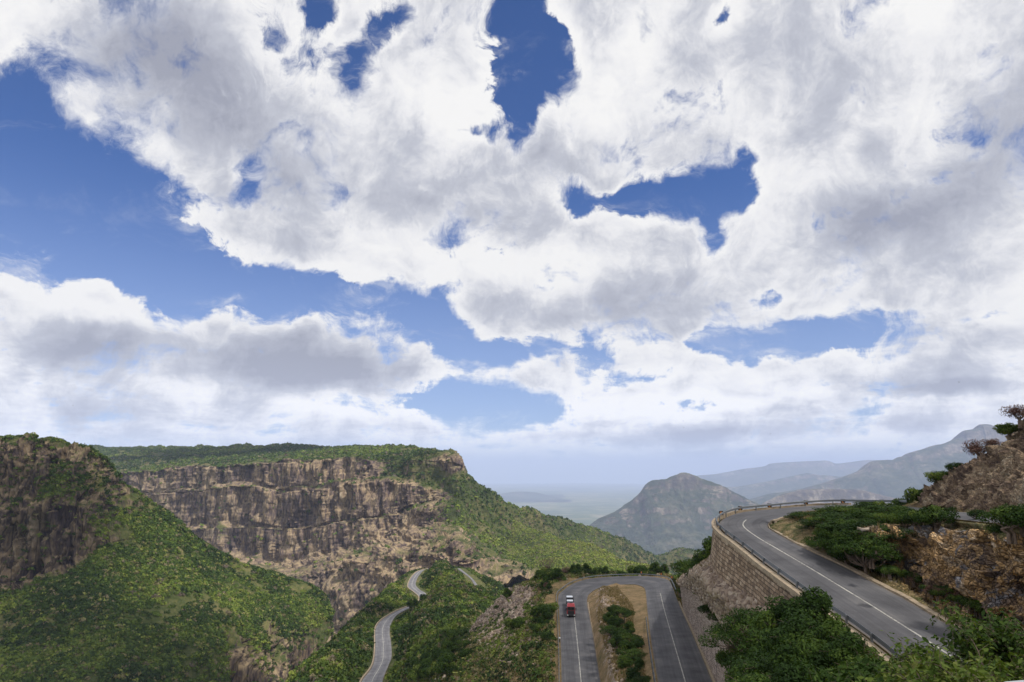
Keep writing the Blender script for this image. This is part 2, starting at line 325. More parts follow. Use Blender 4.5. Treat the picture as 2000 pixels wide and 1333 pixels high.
M['post']=plain('dark_post',(0.05,0.05,0.05),0.6)
# ================================================================ plain
def curved(r): return -1000.0-r*r/(2*6371000.0)
R=np.concatenate([[0],np.geomspace(300,75000,90)]); T=np.linspace(0,2*np.pi,129)[:-1]
g=np.stack([R[:,None]*np.sin(T),R[:,None]*np.cos(T),np.repeat(curved(R)[:,None],128,1)],-1)
hh=fbm(g*np.array([1/2500,1/2500,0]),5,3); g[...,2]+=np.where(R[:,None]>6000,(hh-0.5)*160,(hh-0.5)*60)
idx=np.arange(g[...,0].size).reshape(91,128); idx=np.concatenate([idx,idx[:,:1]],1)
pf=np.stack([idx[:-1,:-1],idx[1:,:-1],idx[1:,1:],idx[:-1,1:]],-1).reshape(-1,4)
tag(mk('plain',g.reshape(-1,3),pf[:,::-1],M['plain'],smooth=True),'hazy green plain stretching to the horizon far below',kind='structure')
# ================================================================ far mountains
def dm(amp,sc,ridge=0.6,s=0,o=6,vfade=True):
    def f(P,n,rock):
        p=P/sc; r=fbm(p*np.array([1,1,0.6]),o,s,0.52,True)-0.72; q=fbm(p*2.1,4,s+5)-0.5
        d=(r*ridge*2+q*(1-ridge))*amp
        nv=P.shape[0]; k=np.ones(nv); k[:2]=0.5
        return np.stack([np.zeros_like(d),np.zeros_like(d),d],-1)*k[:,None,None] if False else n*d[...,None]*k[:,None,None]
    return f
def blocks(p,s=0):
    """faceted cellular relief: every cell is a tilted block"""
    i=np.floor(p).astype(np.int64); best=np.full(p.shape[:-1],1e9); out=np.zeros(p.shape[:-1])
    for a in (-1,0,1):
        for b in (-1,0,1):
            for c in (-1,0,1):
                j=i+np.array([a,b,c]); h=[_h(j[...,0],j[...,1],j[...,2],s+q) for q in range(7)]
                f=j+np.stack(h[:3],-1); dv=p-f; dd=(dv**2).sum(-1); v=(h[3]-0.5)+0.9*(dv[...,0]*(h[4]-0.5)+dv[...,1]*(h[5]-0.5)+dv[...,2]*(h[6]-0.5))
                m=dd<best; best=np.where(m,dd,best); out=np.where(m,v,out)
    return out
def mountain(name,sil,Y,foot,mat,amp,sc,label,nu=200,nv=90,bz=-1010,width=0.35,s=0,rock=0.55,prof=((0.0,0.0),(0.22,0.32),(0.5,0.6),(0.78,0.86),(1,1)),ny=None):
    """sil: skyline photo points at distance Y (or per-point Y); foot: how far in front and behind the slopes reach"""
    S=[Q(a[0],a[1],a[2] if len(a)>2 else Y) for a in sil]; rows=[]
    back=[]
    for p in S: b=p.copy(); b[1]+=foot; b[2]=bz; back.append((b,0.2))
    midb=[]
    for p in S: b=p.copy(); b[1]+=foot*0.35; b[2]=bz+(p[2]-bz)*0.55; midb.append((b,rock))
    rows=[back,midb,[(p,rock+0.15) for p in S]]
    for fy,fz in ((0.10,0.80),(0.25,0.56),(0.48,0.30),(0.75,0.11),(1.0,0.0)):
        rw=[]
        for p in S:
            b=p.copy(); sc_=(p[1]-foot*fy)/p[1]; b[0]=p[0]*(sc_*0.5+0.5); b[1]=p[1]-foot*fy; b[2]=bz+(p[2]-bz)*fz; rw.append((b,rock*(0.6+0.4*fz)))
        rows.append(rw)
    def dd(P,n,rk):
        f=dm(amp,sc,s=s)(P,n,rk)-P*0; v=np.linspace(0,7,P.shape[0]); w=np.clip(np.abs(v-2)/1.1,0.22,1); g=fbm(P/(sc*0.22),4,s+77,0.55,True)-0.7; return f*w[:,None,None]+n*(g*amp*0.3)[...,None]*np.clip(w+0.15,0,1)[:,None,None]
    return loft(name,rows,nu,nv,mat,dd,catv=True,label=label)
mountain('mountain',[(1090,1082),(1130,1050),(1161,1020),(1197,1002),(1233,977),(1248,962),(1259,947),(1277,937.7),(1298,935),(1317,928),(1335,923.6),(1353,928),(1378,939),(1407,948),(1436,962),(1465,977),(1501,993),(1560,1012),(1640,1040)],8200,2100,M['far'],210,620,'hazy pyramid-shaped mountain standing alone on the plain',nu=480,nv=240,s=3,rock=0.42)
R1=[(1380,1005),(1440,985),(1490,968),(1560,955),(1616,940),(1657,927),(1682,917),(1692.5,906.6),(1707,901),(1740,900),(1753,895),(1765,893),(1773,886),(1798,879.6),(1819,873),(1840,868),(1860.6,860),(1872,856),(1875,847),(1881,842),(1905,837.5),(1909,830.6),(1927,830.6),(1939,837),(1956,839),(1981,846),(2030,852),(2120,840)]
mountain('mountain',R1,12500,4200,M['far'],200,1500,'blue hazy escarpment with a flat-topped summit at the right',nu=420,nv=120,s=9)
mountain('mountain',[(1440,1035),(1480,990),(1520,968),(1570,957),(1620,955),(1680,958),(1740,972),(1820,985),(1900,1000)],8800,1200,M['far'],110,600,'low rocky foothills in front of the blue escarpment',nu=260,nv=90,s=21,rock=0.8)
mountain('mountain',[(1380,950),(1430,952),(1483,944),(1524,935.6),(1550,930),(1574,925),(1599,928.5),(1632,931),(1700,945)],19000,3000,M['far'],80,1800,'dark blue ridge line between the lone mountain and the escarpment',s=31)
mountain('mountain',[(1330,932),(1400,926),(1450,917),(1491,912),(1504,906.5),(1535,904),(1566,902),(1600,900.5),(1616,901),(1632,906),(1660,903),(1700,899),(1760,905)],27000,4000,M['far'],120,2500,'palest farthest range on the horizon right of the lone mountain',s=41)
mountain('mountain',[(940,975),(972,966),(1009,960.5),(1045,962),(1067,967),(1110,975)],26000,3000,M['far'],60,1800,'faint low hill on the far plain left of the lone mountain',s=47,nu=100,nv=50)
mountain('hill',[(1240,1110),(1266,1091),(1298,1082),(1324,1072),(1345,1073),(1367,1080),(1400,1094),(1450,1120)],2500,700,M['massif'],25,160,'small dark green hill in the gap below the lone mountain',nu=160,nv=80,bz=-560,s=51,rock=0.15)
# ================================================================ great cliff and its long green shoulder
X=[120,230,330,440,540,640,720,790,850,888,899,940,1000,1060,1120,1190,1245]
def row(ys,Ys,rk,xs=None):
    q=[(x,y,d,r) for x,y,d,r in zip(xs or X,ys,Ys,rk)]
    if xs is None: q+=[(1282,ys[-1]+24,Ys[-1]*1.03,0.1),(1325,ys[-1]+58,Ys[-1]*1.05,0.1)]
    return q
Yrim=[1900,1850,1790,1700,1620,1560,1500,1470,1430,1390,1390,1450,1600,1750,1900,2080,2250]
rows=[
 row([930]*9+[960,990,1020,1060,1075,1090,1110,1130],[y+1500 for y in Yrim[:9]]+[1900,1850,1850,2000,2150,2300,2500,2700],[0]*17),
 row([875,873,872,872,871,872,871,871,878,884,917,947,986,1004,1017,1042,1068],[3300,3200,3000,2800,2600,2300,2050,1850,1600,1460,1440,1480,1620,1780,1930,2110,2280],[0]*9+[.5,.4]+[0]*6),
 row([922,917,913,906,899,894,895,893,892,893,925,955,993,1010,1024,1048,1074],Yrim,[.4,.4,.4,.4,.4,.3,.15,0,.2,.9,.2,0,0,0,0,0,0]),
 row([925,921,917,910,903,898,900,902,905,906,932,962,1000,1016,1030,1054,1079],[y-6 for y in Yrim],[1,1,1,1,1,1,.8,.25,.6,1,.1,0,0,0,0,0,0]),
 row([962,957,953,952,948,936,928,928,925,925,945,978,1012,1028,1042,1064,1086],[y-22 for y in Yrim],[1,1,1,1,1,.9,.8,.2,.1,.4,0,0,0,0,0,0,0]),
 row([966,961,956,955,951,940,932,935,948,945,960,990,1022,1038,1052,1072,1092],[y-40 for y in Yrim],[.4,.5,.5,.5,.4,.3,.2,.3,.2,0,0,0,0,0,0,0,0]),
 row([970,966,961,959,955,944,937,940,958,965,975,1000,1030,1046,1060,1080,1097],[y-46 for y in Yrim],[1,1,1,1,1,1,1,1,.8,.2,0,0,0,.1,.1,0,0]),
 row([1012,1016,1022,1030,1024,1014,1002,992,978,985,992,1012,1040,1056,1068,1086,1102],[y-62 for y in Yrim],[1,1,1,1,1,1,1,1,.8,.3,0,0,.1,.2,.1,0,0]),
 row([1016,1021,1027,1035,1030,1020,1008,998,986,1000,1004,1022,1048,1062,1074,1091,1106],[y-88 for y in Yrim],[.6,.6,.5,.5,.6,.7,.7,.7,.6,.3,.1,0,0,.1,.1,0,0]),
 row([1062,1072,1082,1088,1084,1068,1052,1038,1020,1024,1028,1040,1062,1074,1083,1098,1111],[y-110 for y in Yrim],[1,1,1,1,1,1,1,1,.8,.5,.4,.1,0,0,.2,0,0]),
 row([1080,1090,1098,1108,1106,1088,1072,1054,1040,1044,1048,1058,1076,1086,1094,1106,1118],[y-210 for y in Yrim],[.7,.7,.7,.7,.7,.8,.8,.9,.8,.75,.6,.3,.1,0,0,0,0]),
 row([1100,1106,1115,1124,1120,1104,1088,1072,1062,1066,1070,1078,1090,1100,1106,1116,1126],[y-290 for y in Yrim[:10]]+[y-330 for y in Yrim[10:]],[.8,.8,.8,.8,.8,.9,.9,.9,.8,.8,.7,.5,.3,.1,0,0,0]),
 row([1170,1180,1190,1215,1235,1225,1200,1160,1112,1110,1106,1108,1112,1120,1126,1132,1140],[1500,1460,1420,1360,1280,1200,1140,1110,1080,1050,1040,1030,1060,1100,1150,1200,1300],[1,1,1,1,1,1,1,1,1,1,1,.9,.6,.3,.1,0,0]),
 row([1260,1270,1280,1300,1300,1280,1260,1230,1190,1170,1160,1150,1150,1150,1150,1150,1160],[1400,1360,1320,1270,1200,1120,1060,1030,1000,960,950,930,930,940,960,980,1000],[.8]*17),
]
def d_massif(P,n,rock):
    u=P[...,0]*0.9+P[...,1]*0.35; z=P[...,2]
    p=np.stack([u/38,z/260,u*0],-1); col=fbm(p,5,2,0.55,True)-0.7
    p2=np.stack([u/9,z/60,u*0+4],-1); col2=fbm(p2,4,5,0.5,True)-0.7
    butt=fbm(np.stack([u/170,z/500,u*0],-1),3,8)-0.5
    led=fbm(np.stack([u/120,z/11,u*0],-1),3,12)-0.5
    hor=n.copy(); hor[...,2]*=0.25; ln=np.linalg.norm(hor,axis=2,keepdims=True)+1e-6; hor/=ln
    rk=np.clip(rock,0,1)
    st=np.clip(1.25-np.abs(n[...,2])*1.7,0.12,1); d=rk*(col*44*st+col2*20*st+butt*80+led*8*st+(fbm(P/40,5,17,0.6,True)-0.7)*60*(1-st)); bl=blocks(np.stack([u/15,z/70,P[...,1]/80],-1),5)*15*st+blocks(np.stack([u/6,z/22,P[...,1]/30],-1),8)*5*st; d=d+rk*bl
    gl=fbm(P/np.array([90,90,90]),5,14,0.55,True)-0.7
    out=hor*d[...,None]; out+=n*((1-rk)*gl*34)[...,None]; wz=(fbm(np.stack([u/130,z/400,u*0+7],-1),4,19)-0.5)*46; out[...,2]+=wz*rk*np.clip((P.shape[0]-np.arange(P.shape[0]))/60,0,1)[:,None]*np.clip((np.arange(P.shape[0])-16)/25,0,1)[:,None]
    k=np.ones(P.shape[0]); return out
vw=[6,14,4,34,8,5,50,8,44,22,22,60,14]
loft('cliff',rows,760,0,M['massif'],d_massif,catv=False,vw=vw,label='long banded sandstone cliff under a flat green plateau')
LOFTS['massif']=LOFTS['cliff']
rows=[[(980,1100,2050),(1060,1100,1850),(1117,1110,1650),(1190,1130,1500),(1240,1140,1400),(1280,1150,1300),(1312,1165,1230),(1360,1190,1150)],
 [(980,1012,1680),(1060,1040,1500),(1117,1062,1330),(1190,1086,1190),(1240,1103,1080),(1280,1115,1000),(1312,1130,930),(1360,1152,860)],
 [(970,1060,1480),(1050,1072,1290),(1110,1085,1120),(1180,1105,1010),(1230,1120,930),(1270,1132,870),(1300,1150,800),(1340,1175,740)],
 [(960,1112,1220),(1040,1122,1000),(1100,1130,860),(1170,1140,780),(1220,1155,720),(1255,1170,680),(1280,1190,640),(1320,1220,590)],
 [(950,1180,1050),(1030,1190,820),(1090,1200,680),(1160,1210,620),(1210,1230,570),(1245,1250,530),(1270,1280,500),(1310,1320,460)]]
def d_soft(amp,sc,s=0,ramp_=True):
    def f(P,n,rock):
        g=fbm(P/sc,5,s,0.5,True)-0.7; h=fbm(P/(sc*0.3),4,s+3)-0.5
        d=g*amp+h*amp*0.35*(1+2*rock); return n*d[...,None]
    return f
loft('hillside',rows,260,120,M['massif'],d_soft(22,110,61),catv=True,label='bright green hillside falling to the valley behind the lower bend')
# ================================================================ left slope with its cliff
GX=[-90,0,42,78,120,165,212,240,285,335,388,480,560,622,648]
gy0=[850,852,856,861,868,874,893,936,970,1000,1050,1098,1124,1150,1195]
gY0=[650,640,636,632,630,635,650,672,690,700,720,755,780,790,775]
rows=[
 row([990]*7+[1020,1050,1080,1110,1140,1170,1200,1250],[y+140 for y in gY0],[.3]*15,GX),
 row([862,862,866,870,878,886,910,950,985,1015,1062,1108,1134,1162,1210],[y+45 for y in gY0],[0]*15,GX),
 row(gy0,gY0,[.5,.5,.5,.5,.5,.5,.5,.4,.1,.1,0,0,0,0,.2],GX),
 row([872,874,878,880,885,892,912,950,984,1012,1060,1106,1132,1162,1215],[y-6 for y in gY0],[1,1,1,.9,.8,.8,.9,.6,.1,.3,0,0,0,.2,.3],GX),
 row([960,962,960,955,950,955,965,982,1005,1030,1072,1116,1142,1176,1235],[y-26 for y in gY0[:7]]+[y-12 for y in gY0[7:]],[.9,.9,.8,.5,.5,.6,.6,.3,.1,.2,0,0,0,.1,.3],GX),
 row([1000,1000,998,995,990,990,1000,1010,1026,1046,1084,1126,1152,1188,1250],[y-38 for y in gY0[:6]]+[618]+[y-19 for y in gY0[7:]],[1,1,1,.9,.7,.7,.5,.2,0,0,0,0,0,.1,.4],[-90,0,42,78,118,160,208,244,292,342,395,482,560,618,640]),
 row([1150,1142,1136,1128,1112,1082,1062,1058,1064,1078,1108,1142,1168,1204,1275],[595,588,585,585,588,598,620,640,655,668,690,725,750,758,745],[1,1,1,1,.9,.9,.4,.2,0,0,0,0,0,.1,.5],[-90,0,42,82,125,168,215,255,305,355,408,490,562,610,620]),
 row([1165,1158,1154,1146,1132,1112,1098,1094,1100,1108,1132,1162,1186,1222,1300],[582,575,572,572,574,584,602,620,636,648,668,700,728,738,730],[.2,.2,.2,.2,.2,.2,0,0,0,0,0,0,0,.2,.6],[-90,0,42,82,125,168,215,258,310,362,416,496,562,602,600]),
 row([1240,1235,1235,1230,1225,1215,1205,1200,1200,1200,1205,1212,1222,1245,1330],[535,530,530,530,533,540,550,565,580,596,612,645,675,700,700],[0,0,0,0,0,0,0,0,0,0,.1,.35,.45,.4,.7],[-90,0,50,95,140,185,230,275,325,380,432,490,545,580,580]),
 row([1330,1325,1325,1325,1320,1315,1310,1305,1300,1290,1275,1300,1320,1340,1390],[490,487,487,487,488,492,498,508,522,545,575,590,605,630,650],[0,0,0,0,0,0,0,0,0,.1,.4,1,1,.9,.8],[-90,0,50,95,140,185,230,275,325,375,425,470,515,555,560]),
 row([1480]*15,[445,442,442,442,442,445,450,460,475,495,540,575,590,600,620],[0]*10+[.8,1,1,1,1],[-90,0,50,95,140,185,230,275,325,370,420,460,500,540,560]),
]
def d_left(P,n,rock):
    u=P[...,0]*0.95+P[...,1]*0.3; z=P[...,2]
    c=fbm(np.stack([u/17,z/110,u*0],-1),5,32,0.55,True)-0.7; c2=fbm(np.stack([u/4.5,z/22,u*0+4],-1),4,35,0.5,True)-0.7
    b=fbm(np.stack([u/70,z/200,u*0],-1),3,38)-0.5; led=fbm(np.stack([u/40,z/5,u*0],-1),3,42)-0.5
    hor=n.copy(); hor[...,2]*=0.25; hor/=np.linalg.norm(hor,axis=2,keepdims=True)+1e-6; rk=np.clip(rock,0,1)
    bl=blocks(np.stack([u/8,z/22,P[...,1]/25],-1),6)*9+blocks(np.stack([u/3.2,z/6,P[...,1]/12],-1),9)*3.2; d=rk*(c*28+c2*9+b*26+led*3+bl); g=(fbm(P/70,5,44,0.5,True)-0.7)*1.5
    return hor*d[...,None]+n*((1-rk)*g*10)[...,None]
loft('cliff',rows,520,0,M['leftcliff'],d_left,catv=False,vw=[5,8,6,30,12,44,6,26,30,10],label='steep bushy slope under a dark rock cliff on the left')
LOFTS['left']=LOFTS['cliff']
# ================================================================ road network
UO=[(1840,1370,-12.6),(1769,1303,-12.0),(1690,1240.6,-11.5),(1616,1189,-10.8),(1566,1153,-10.1),(1504,1108,-9.2),(1450,1066,-8.3),(1421,1045,-7.8),(1406,1029,-7.4),(1408,1018,-7.05),(1425,1008,-6.7),(1454,1000,-6.35),(1504,995,-6.0),(1566,989.5,-5.6),(1632,986,-5.3),(1708,987.5,-5.04),(1764,989,-4.8),(1877,1000.5,-4.3),(2000,1007,-3.85),(2110,1011,-3.4)]
UI=[(1980,1292,-12.6),(1898,1245,-12.0),(1836,1211.5,-11.5),(1773,1174,-10.8),(1711,1141,-10.1),(1649,1108,-9.2),(1587,1079,-8.3),(1545,1058,-7.8),(1508,1037,-7.4),(1500,1029,-7.1),(1502,1023,-6.75),(1508,1018,-6.4),(1537,1010,-6.0),(1566,1004,-5.65),(1607,999,-5.35),(1700,998.5,-5.1),(1790,1005,-4.8),(1900,1018,-4.3),(2000,1025,-3.85),(2110,1032,-3.4)]
LO=[(1100,1450,-46.4),(1097,1333,-44),(1096,1290,-43.6),(1094,1240,-43.2),(1092,1200,-42.8),(1090,1166,-42.4),(1098,1155,-42),(1120,1140,-41.75),(1150,1131,-41.5),(1190,1127,-41.2),(1230,1125.6,-41),(1260,1125.6,-40.4),(1290,1129,-39.7),(1306,1134,-39),(1314,1148,-38),(1326,1180,-37),(1346,1224,-36),(1370,1280,-35),(1392,1333,-34),(1440,1450,-32)]
LI=[(1192,1450,-46.4),(1173,1333,-44),(1166,1290,-43.6),(1158,1240,-43.2),(1152,1208,-42.8),(1147,1180,-42.4),(1148,1166,-42),(1154,1158,-41.75),(1170,1149,-41.5),(1196,1144,-41.2),(1222,1142,-41),(1242,1142.4,-40.4),(1256,1147,-39.7),(1260,1153,-39),(1262,1165,-38),(1264,1190,-37),(1270,1240,-36),(1276,1280,-35),(1285,1333,-34),(1303,1450,-32)]
SLo=[(690,1390,-86),(705.6,1333,-89),(723,1309,-90),(730.5,1290.5,-91),(733,1263,-92),(733,1232,-93),(739,1217.6,-94),(752,1206.7,-95),(774,1194,-96),(792,1186.6,-97),(806,1181,-100),(817,1175,-103),(818.6,1166.5,-105),(808.6,1157,-106),(797,1146.5,-108),(801,1132,-110),(808.6,1122,-112),(818,1115.5,-113),(836,1111,-114)]
SRo=[(740,1390,-86),(746.6,1333,-89),(759,1300,-90),(765,1283,-91),(764,1257,-92),(761,1234,-93),(765,1216,-94),(776,1201,-95),(797,1189.5,-96),(806,1186,-97),(822,1180,-100),(829.5,1174,-103),(832,1160,-105),(820,1152,-106),(812,1142,-108),(816,1128,-110),(823,1119,-112),(828,1114.3,-113),(840,1112.5,-114)]
TLo=[(893,1111,-112),(900.6,1116.4,-112),(918,1130,-111),(927,1143,-110),(941.6,1159,-108),(954,1175.7,-106),(968,1195,-104)]
TRo=[(898,1110.5,-112),(905,1115.5,-112),(923.4,1131,-111),(934,1144.7,-110),(949,1159.5,-108),(963.5,1174.8,-106),(978,1194,-104)]
def edge(L_,n): 
    return crv(np.array([PZ(*a) for a in L_]),n)
def resample(A,B,n):
    C=(A+B)/2; s=np.concatenate([[0],np.cumsum(np.linalg.norm(np.diff(C,axis=0),axis=1))]); t=np.linspace(0,s[-1],n)
    return (np.stack([np.interp(t,s,A[:,k]) for k in range(3)],1),np.stack([np.interp(t,s,B[:,k]) for k in range(3)],1),t)
def road(name,Lo,Ri,n,mat,label,cl=None,lw=0.16):
    A,B,s=resample(edge(Lo,len(Lo)*16),edge(Ri,len(Ri)*16),n); m=9
    f=np.linspace(0,1,m); G=A[:,None]*(1-f)[None,:,None]+B[:,None]*f[None,:,None]
    G[...,2]+=(0.06*(1-(2*f-1)**2))[None,:]
    mk_=mk('road',G.reshape(-1,3),grid_faces(n,m),mat,smooth=True,attrs={'lane':np.tile(f,n),'along':np.repeat(s,m)}); tag(mk_,label,kind='structure')
    if G[0,0,0]>G[0,-1,0]: pass
    ROADS.append((np.array((A+B)/2),np.linalg.norm((A-B)[:,:2],axis=1)/2+(5.0 if 'far road' in label else 0.0)))
    if cl:
        for a,b in cl:
            i0,i1=int(a*(n-1)),int(b*(n-1)); c=(A+B)[i0:i1+1]/2; d=np.gradient(c,axis=0); d/=np.linalg.norm(d,axis=1,keepdims=True); pr=np.stack([-d[:,1],d[:,0],d[:,2]*0],1)
            w=lw*(1+0.0*c[:,:1]); v=np.stack([c-pr*w/2,c+pr*w/2],1); v[...,2]+=0.075
            q=mk('road_marking',v.reshape(-1,3),grid_faces(len(c),2),M['paint'],smooth=True); tag(q,'faded white centre line on '+label.split(',')[0],kind='structure')
    return A,B
uA,uB=road('road',UO,UI,260,M['asphalt'],'upper hairpin road on the terrace',cl=[(0,0.425)])
lA,lB=road('road',LO,LI,320,M['asphalt'],'lower hairpin road around the dry grass island',cl=[(0,0.30),(0.60,1)],lw=0.2)
sA,sB=road('road',SLo,SRo,260,M['asphalt_pale'],'winding road along the green spur',cl=[(0,1)],lw=0.3)
tA,tB=road('road',TLo,TRo,80,M['asphalt_pale'],'far road on the right flank of the spur')
# ================================================================ spur and near ground
rows=[
 [(400,1600,300),(500,1500,290),(680,1460,230),(760,1460,228),(850,1450,220),(930,1440,210),(1000,1430,200)],
 [(430,1500,330),(540,1400,300),(690,1370,262),(760,1370,262),(850,1345,258),(930,1330,250),(1000,1330,240)],
 [(480,1480,370),(596,1305,340),(716,1315,302),(760,1300,302),(850,1280,305),(920,1268,300),(1010,1290,285)],
 [(520,1400,410),(650,1256,395),(727,1262,368),(772,1253,368),(835,1222,378),(905,1210,372),(1010,1240,350)],
 [(600,1330,490),(706,1202,482),(765,1200,458),(806,1186,470),(845,1160,482),(915,1158,480),(1010,1200,440)],
 [(660,1280,600),(748,1163,585),(790,1168,560),(838,1162,560),(872,1136,580),(930,1136,585),(1000,1180,520)],
 [(720,1240,720),(786,1131,705),(801,1133,690),(818,1128,692),(850,1107,712),(903,1116,715),(985,1150,640)],
 [(760,1220,800),(803,1116,778),(815,1114.5,765),(828,1112.5,762),(858,1101,765),(893,1108,760),(960,1135,740)],
 [(790,1230,860),(815,1125,840),(825,1120,840),(838,1118,840),(862,1112,850),(900,1120,850),(960,1150,800)]]
loft('spur',rows,300,420,M['spur'],d_soft(7,45,71),catv=True,carve=16,label='green spur carrying the winding road towards the gorge')
def LOp(i,extra=0.0): return PZ(*LO[i])
E1='n'
def npv(L_,i): p=PZ(*L_[i]).copy(); p[2]-=0.12; return p
rows=[]
cols=[ # outer edge index, then outward points
 (0,[(1065,1452,160),(990,1460,168),(900,1460,182),(800,1480,205),(700,1500,230)]),
 (1,[(1070,1335,158,.1),(990,1338,172,.3),(905,1345,192,.2),(810,1375,222),(740,1400,262)]),
 (3,[(1072,1237,196,.1),(1000,1245,214,.7),(935,1262,238,.5),(860,1290,268),(800,1330,300)]),
 (5,[(1072,1162,248,.1),(1030,1168,260,.75),(968,1212,276,.95),(905,1258,294,.3),(850,1300,330)]),
 (6,[(1080,1143,262),(1040,1142,276,.6),(985,1172,290,1),(930,1232,304,.8),(860,1290,345)]),
 (7,[(1102,1128,276),(1060,1127,290,.1),(1004,1148,302,.75),(929,1228,312,.9),(880,1290,360)]),
 (8,[(1140,1121,290),(1105,1124,312),(1050,1160,335,.5),(1000,1230,350),(950,1290,380)]),
 (9,[(1188,1121,295),(1178,1130,322),(1160,1165,345),(1140,1230,360),(1100,1290,380)]),
 (10,[(1230,1120.5,296),(1232,1132,322),(1235,1165,345),(1235,1230,360),(1235,1290,380)]),
 (12,[(1296,1124,286),(1306,1138,310),(1320,1170,335),(1330,1230,350),(1340,1290,370)]),
 (13,[(1318,1131,270),(1338,1138,292),(1360,1165,320),(1380,1230,340),(1400,1290,360)]),
]
for k in range(6):
    rows.append([ (npv(LO,i),0.0) if k==0 else c[k-1] for i,c in cols])
def d_rough(amp,sc,s=0,edge0=True):
    def f(P,n,rock):
        g=fbm(P/sc,5,s,0.55)-0.5; h=fbm(P/(sc*0.22),4,s+3,0.6,True)-0.7; d=(g*1.6+h*(0.35+rock))*amp
        if edge0:
            nv=P.shape[0]; w=np.clip(np.arange(nv)/max(1,nv*0.12),0,1)**1.5; d=d*w[:,None]
        return n*d[...,None]
    return f
loft('slope',rows,300,150,M['near'],d_rough(2.6,16,81),catv=False,label='dry rocky slope falling away left of the lower bend')
LOFTS['slope_left']=LOFTS['slope']
# island between the legs
rows=[[(npv(LI,i),0.0) for i in range(0,10)],
      [((npv(LI,i)*0.72+npv(LI,19-i)*0.28)+np.array([0,0,0.6+(2.0 if i<7 else 0.3)]),0.55 if i<7 else 0.1) for i in range(0,10)],
      [((npv(LI,i)*0.4+npv(LI,19-i)*0.6)+np.array([0,0,0.8 if i<7 else 0.2]),0.05) for i in range(0,10)],
      [(npv(LI,19-i),0.0) for i in range(0,10)]]
def d_isl(P,n,rock):
    nv,nu=P.shape[:2]; w=np.minimum(np.arange(nv),np.arange(nv)[::-1])/(nv*0.12); w=np.clip(w,0,1)[:,None]*np.clip((nu-1-np.arange(nu))/10,0,1)[None,:]
    g=fbm(P/7,5,91,0.55)-0.5; h=fbm(P/1.8,4,93,0.6,True)-0.7
    out=P*0; out[...,2]=(g*1.6+h*rock*2.2)*w; return out
M['dry']=mat_land('dry_grass_ground',[(0.35,(0.17,0.13,0.11)),(0.5,(0.30,0.23,0.19)),(0.65,(0.50,0.44,0.38))],[(0.34,(0.08,0.08,0.03)),(0.46,(0.18,0.13,0.065)),(0.56,(0.27,0.185,0.10)),(0.7,(0.35,0.265,0.16))],vs=0.2,rs=0.5,vert=1,bumpd=0.3)
loft('island',rows,150,60,M['dry'],d_isl,catv=False,label='dry grass island inside the lower hairpin')
LOFTS['isl']=LOFTS['island']
# ---- retaining wall under the upper hairpin
OUT=[]
c=uA; d=np.gradient(c,axis=0); nr=np.stack([d[:,1],-d[:,0],d[:,0]*0],1); nr/=np.linalg.norm(nr,axis=1,keepdims=True)
if np.dot(nr[40],(uA-uB)[40])<0: nr=-nr
iw=int(len(uA)*0.56)
def wallbase(i): 
    p=uA[i]+nr[i]*1.7; t=i/len(uA); p[2]=np.interp(t,[0,0.12,0.2,0.3,0.38,0.45,0.6],[-18,-15.0,-13.6,-13.9,-13.4,-12.4,-10.5]); return p
def m_masonry(name,cs,ch,mort,cols,rowaxis='z'):
    t=NT(name); u=t.attr('wu'); v=t.attr('wv'); c=t.N.new('ShaderNodeCombineXYZ')
    nu_=t.noise(0.9,3,0.5); t.put(c.inputs[0],t.math('ADD',u,t.math('MULTIPLY',nu_,0.7))); t.put(c.inputs[1],t.math('ADD',v,t.math('MULTIPLY',t.noise(0.9,3,0.5,w=3),0.28)))
    b=t.N.new('ShaderNodeTexBrick'); t.L.new(c.outputs[0],b.inputs['Vector']); b.inputs['Scale'].default_value=1.0; b.inputs['Brick Width'].default_value=cs; b.inputs['Row Height'].default_value=ch
    b.inputs['Mortar Size'].default_value=mort; b.inputs['Mortar Smooth'].default_value=0.6; b.inputs['Color1'].default_value=(0,0,0,1); b.inputs['Color2'].default_value=(1,1,1,1); b.inputs['Mortar'].default_value=(0.5,0.5,0.5,1); b.offset=0.5; b.squash=1.0
    n=t.noise(2.2,5,0.6); st=t.noise(0.35,6,0.65,sc=(1,1,0.25),w=6)
    f=t.math('ADD',t.math('MULTIPLY',b.outputs['Color'],0.42),t.math('ADD',t.math('MULTIPLY',n,0.45),t.math('MULTIPLY',st,0.25)))
    col=t.ramp(f,*cols); col=t.mix(t.math('MULTIPLY',b.outputs['Fac'],0.92),col,(0.04,0.033,0.03)); col=t.mix(t.rng(t.noise(0.5,6,0.7,sc=(1,1,0.12),w=12),0.48,0.68,0.0,0.6),col,(0.075,0.06,0.05))
    h=t.math('SUBTRACT',t.math('ADD',t.math('MULTIPLY',n,0.35),t.math('MULTIPLY',b.outputs['Color'],0.3)),t.math('MULTIPLY',b.outputs['Fac'],1.0))
    return t.bsdf(col,0.93,0,0.1,t.bump(h,0.9,0.12))
M['wall']=m_masonry('squared_stone_masonry',0.95,0.42,0.045,[(0.22,(0.10,0.075,0.06)),(0.45,(0.26,0.185,0.125)),(0.68,(0.40,0.30,0.21)),(0.9,(0.55,0.45,0.34))])
M['rubble']=m_masonry('sloping_rubble_masonry',1.7,0.8,0.13,[(0.25,(0.20,0.15,0.125)),(0.5,(0.40,0.31,0.25)),(0.7,(0.55,0.45,0.37)),(0.9,(0.68,0.60,0.53))])
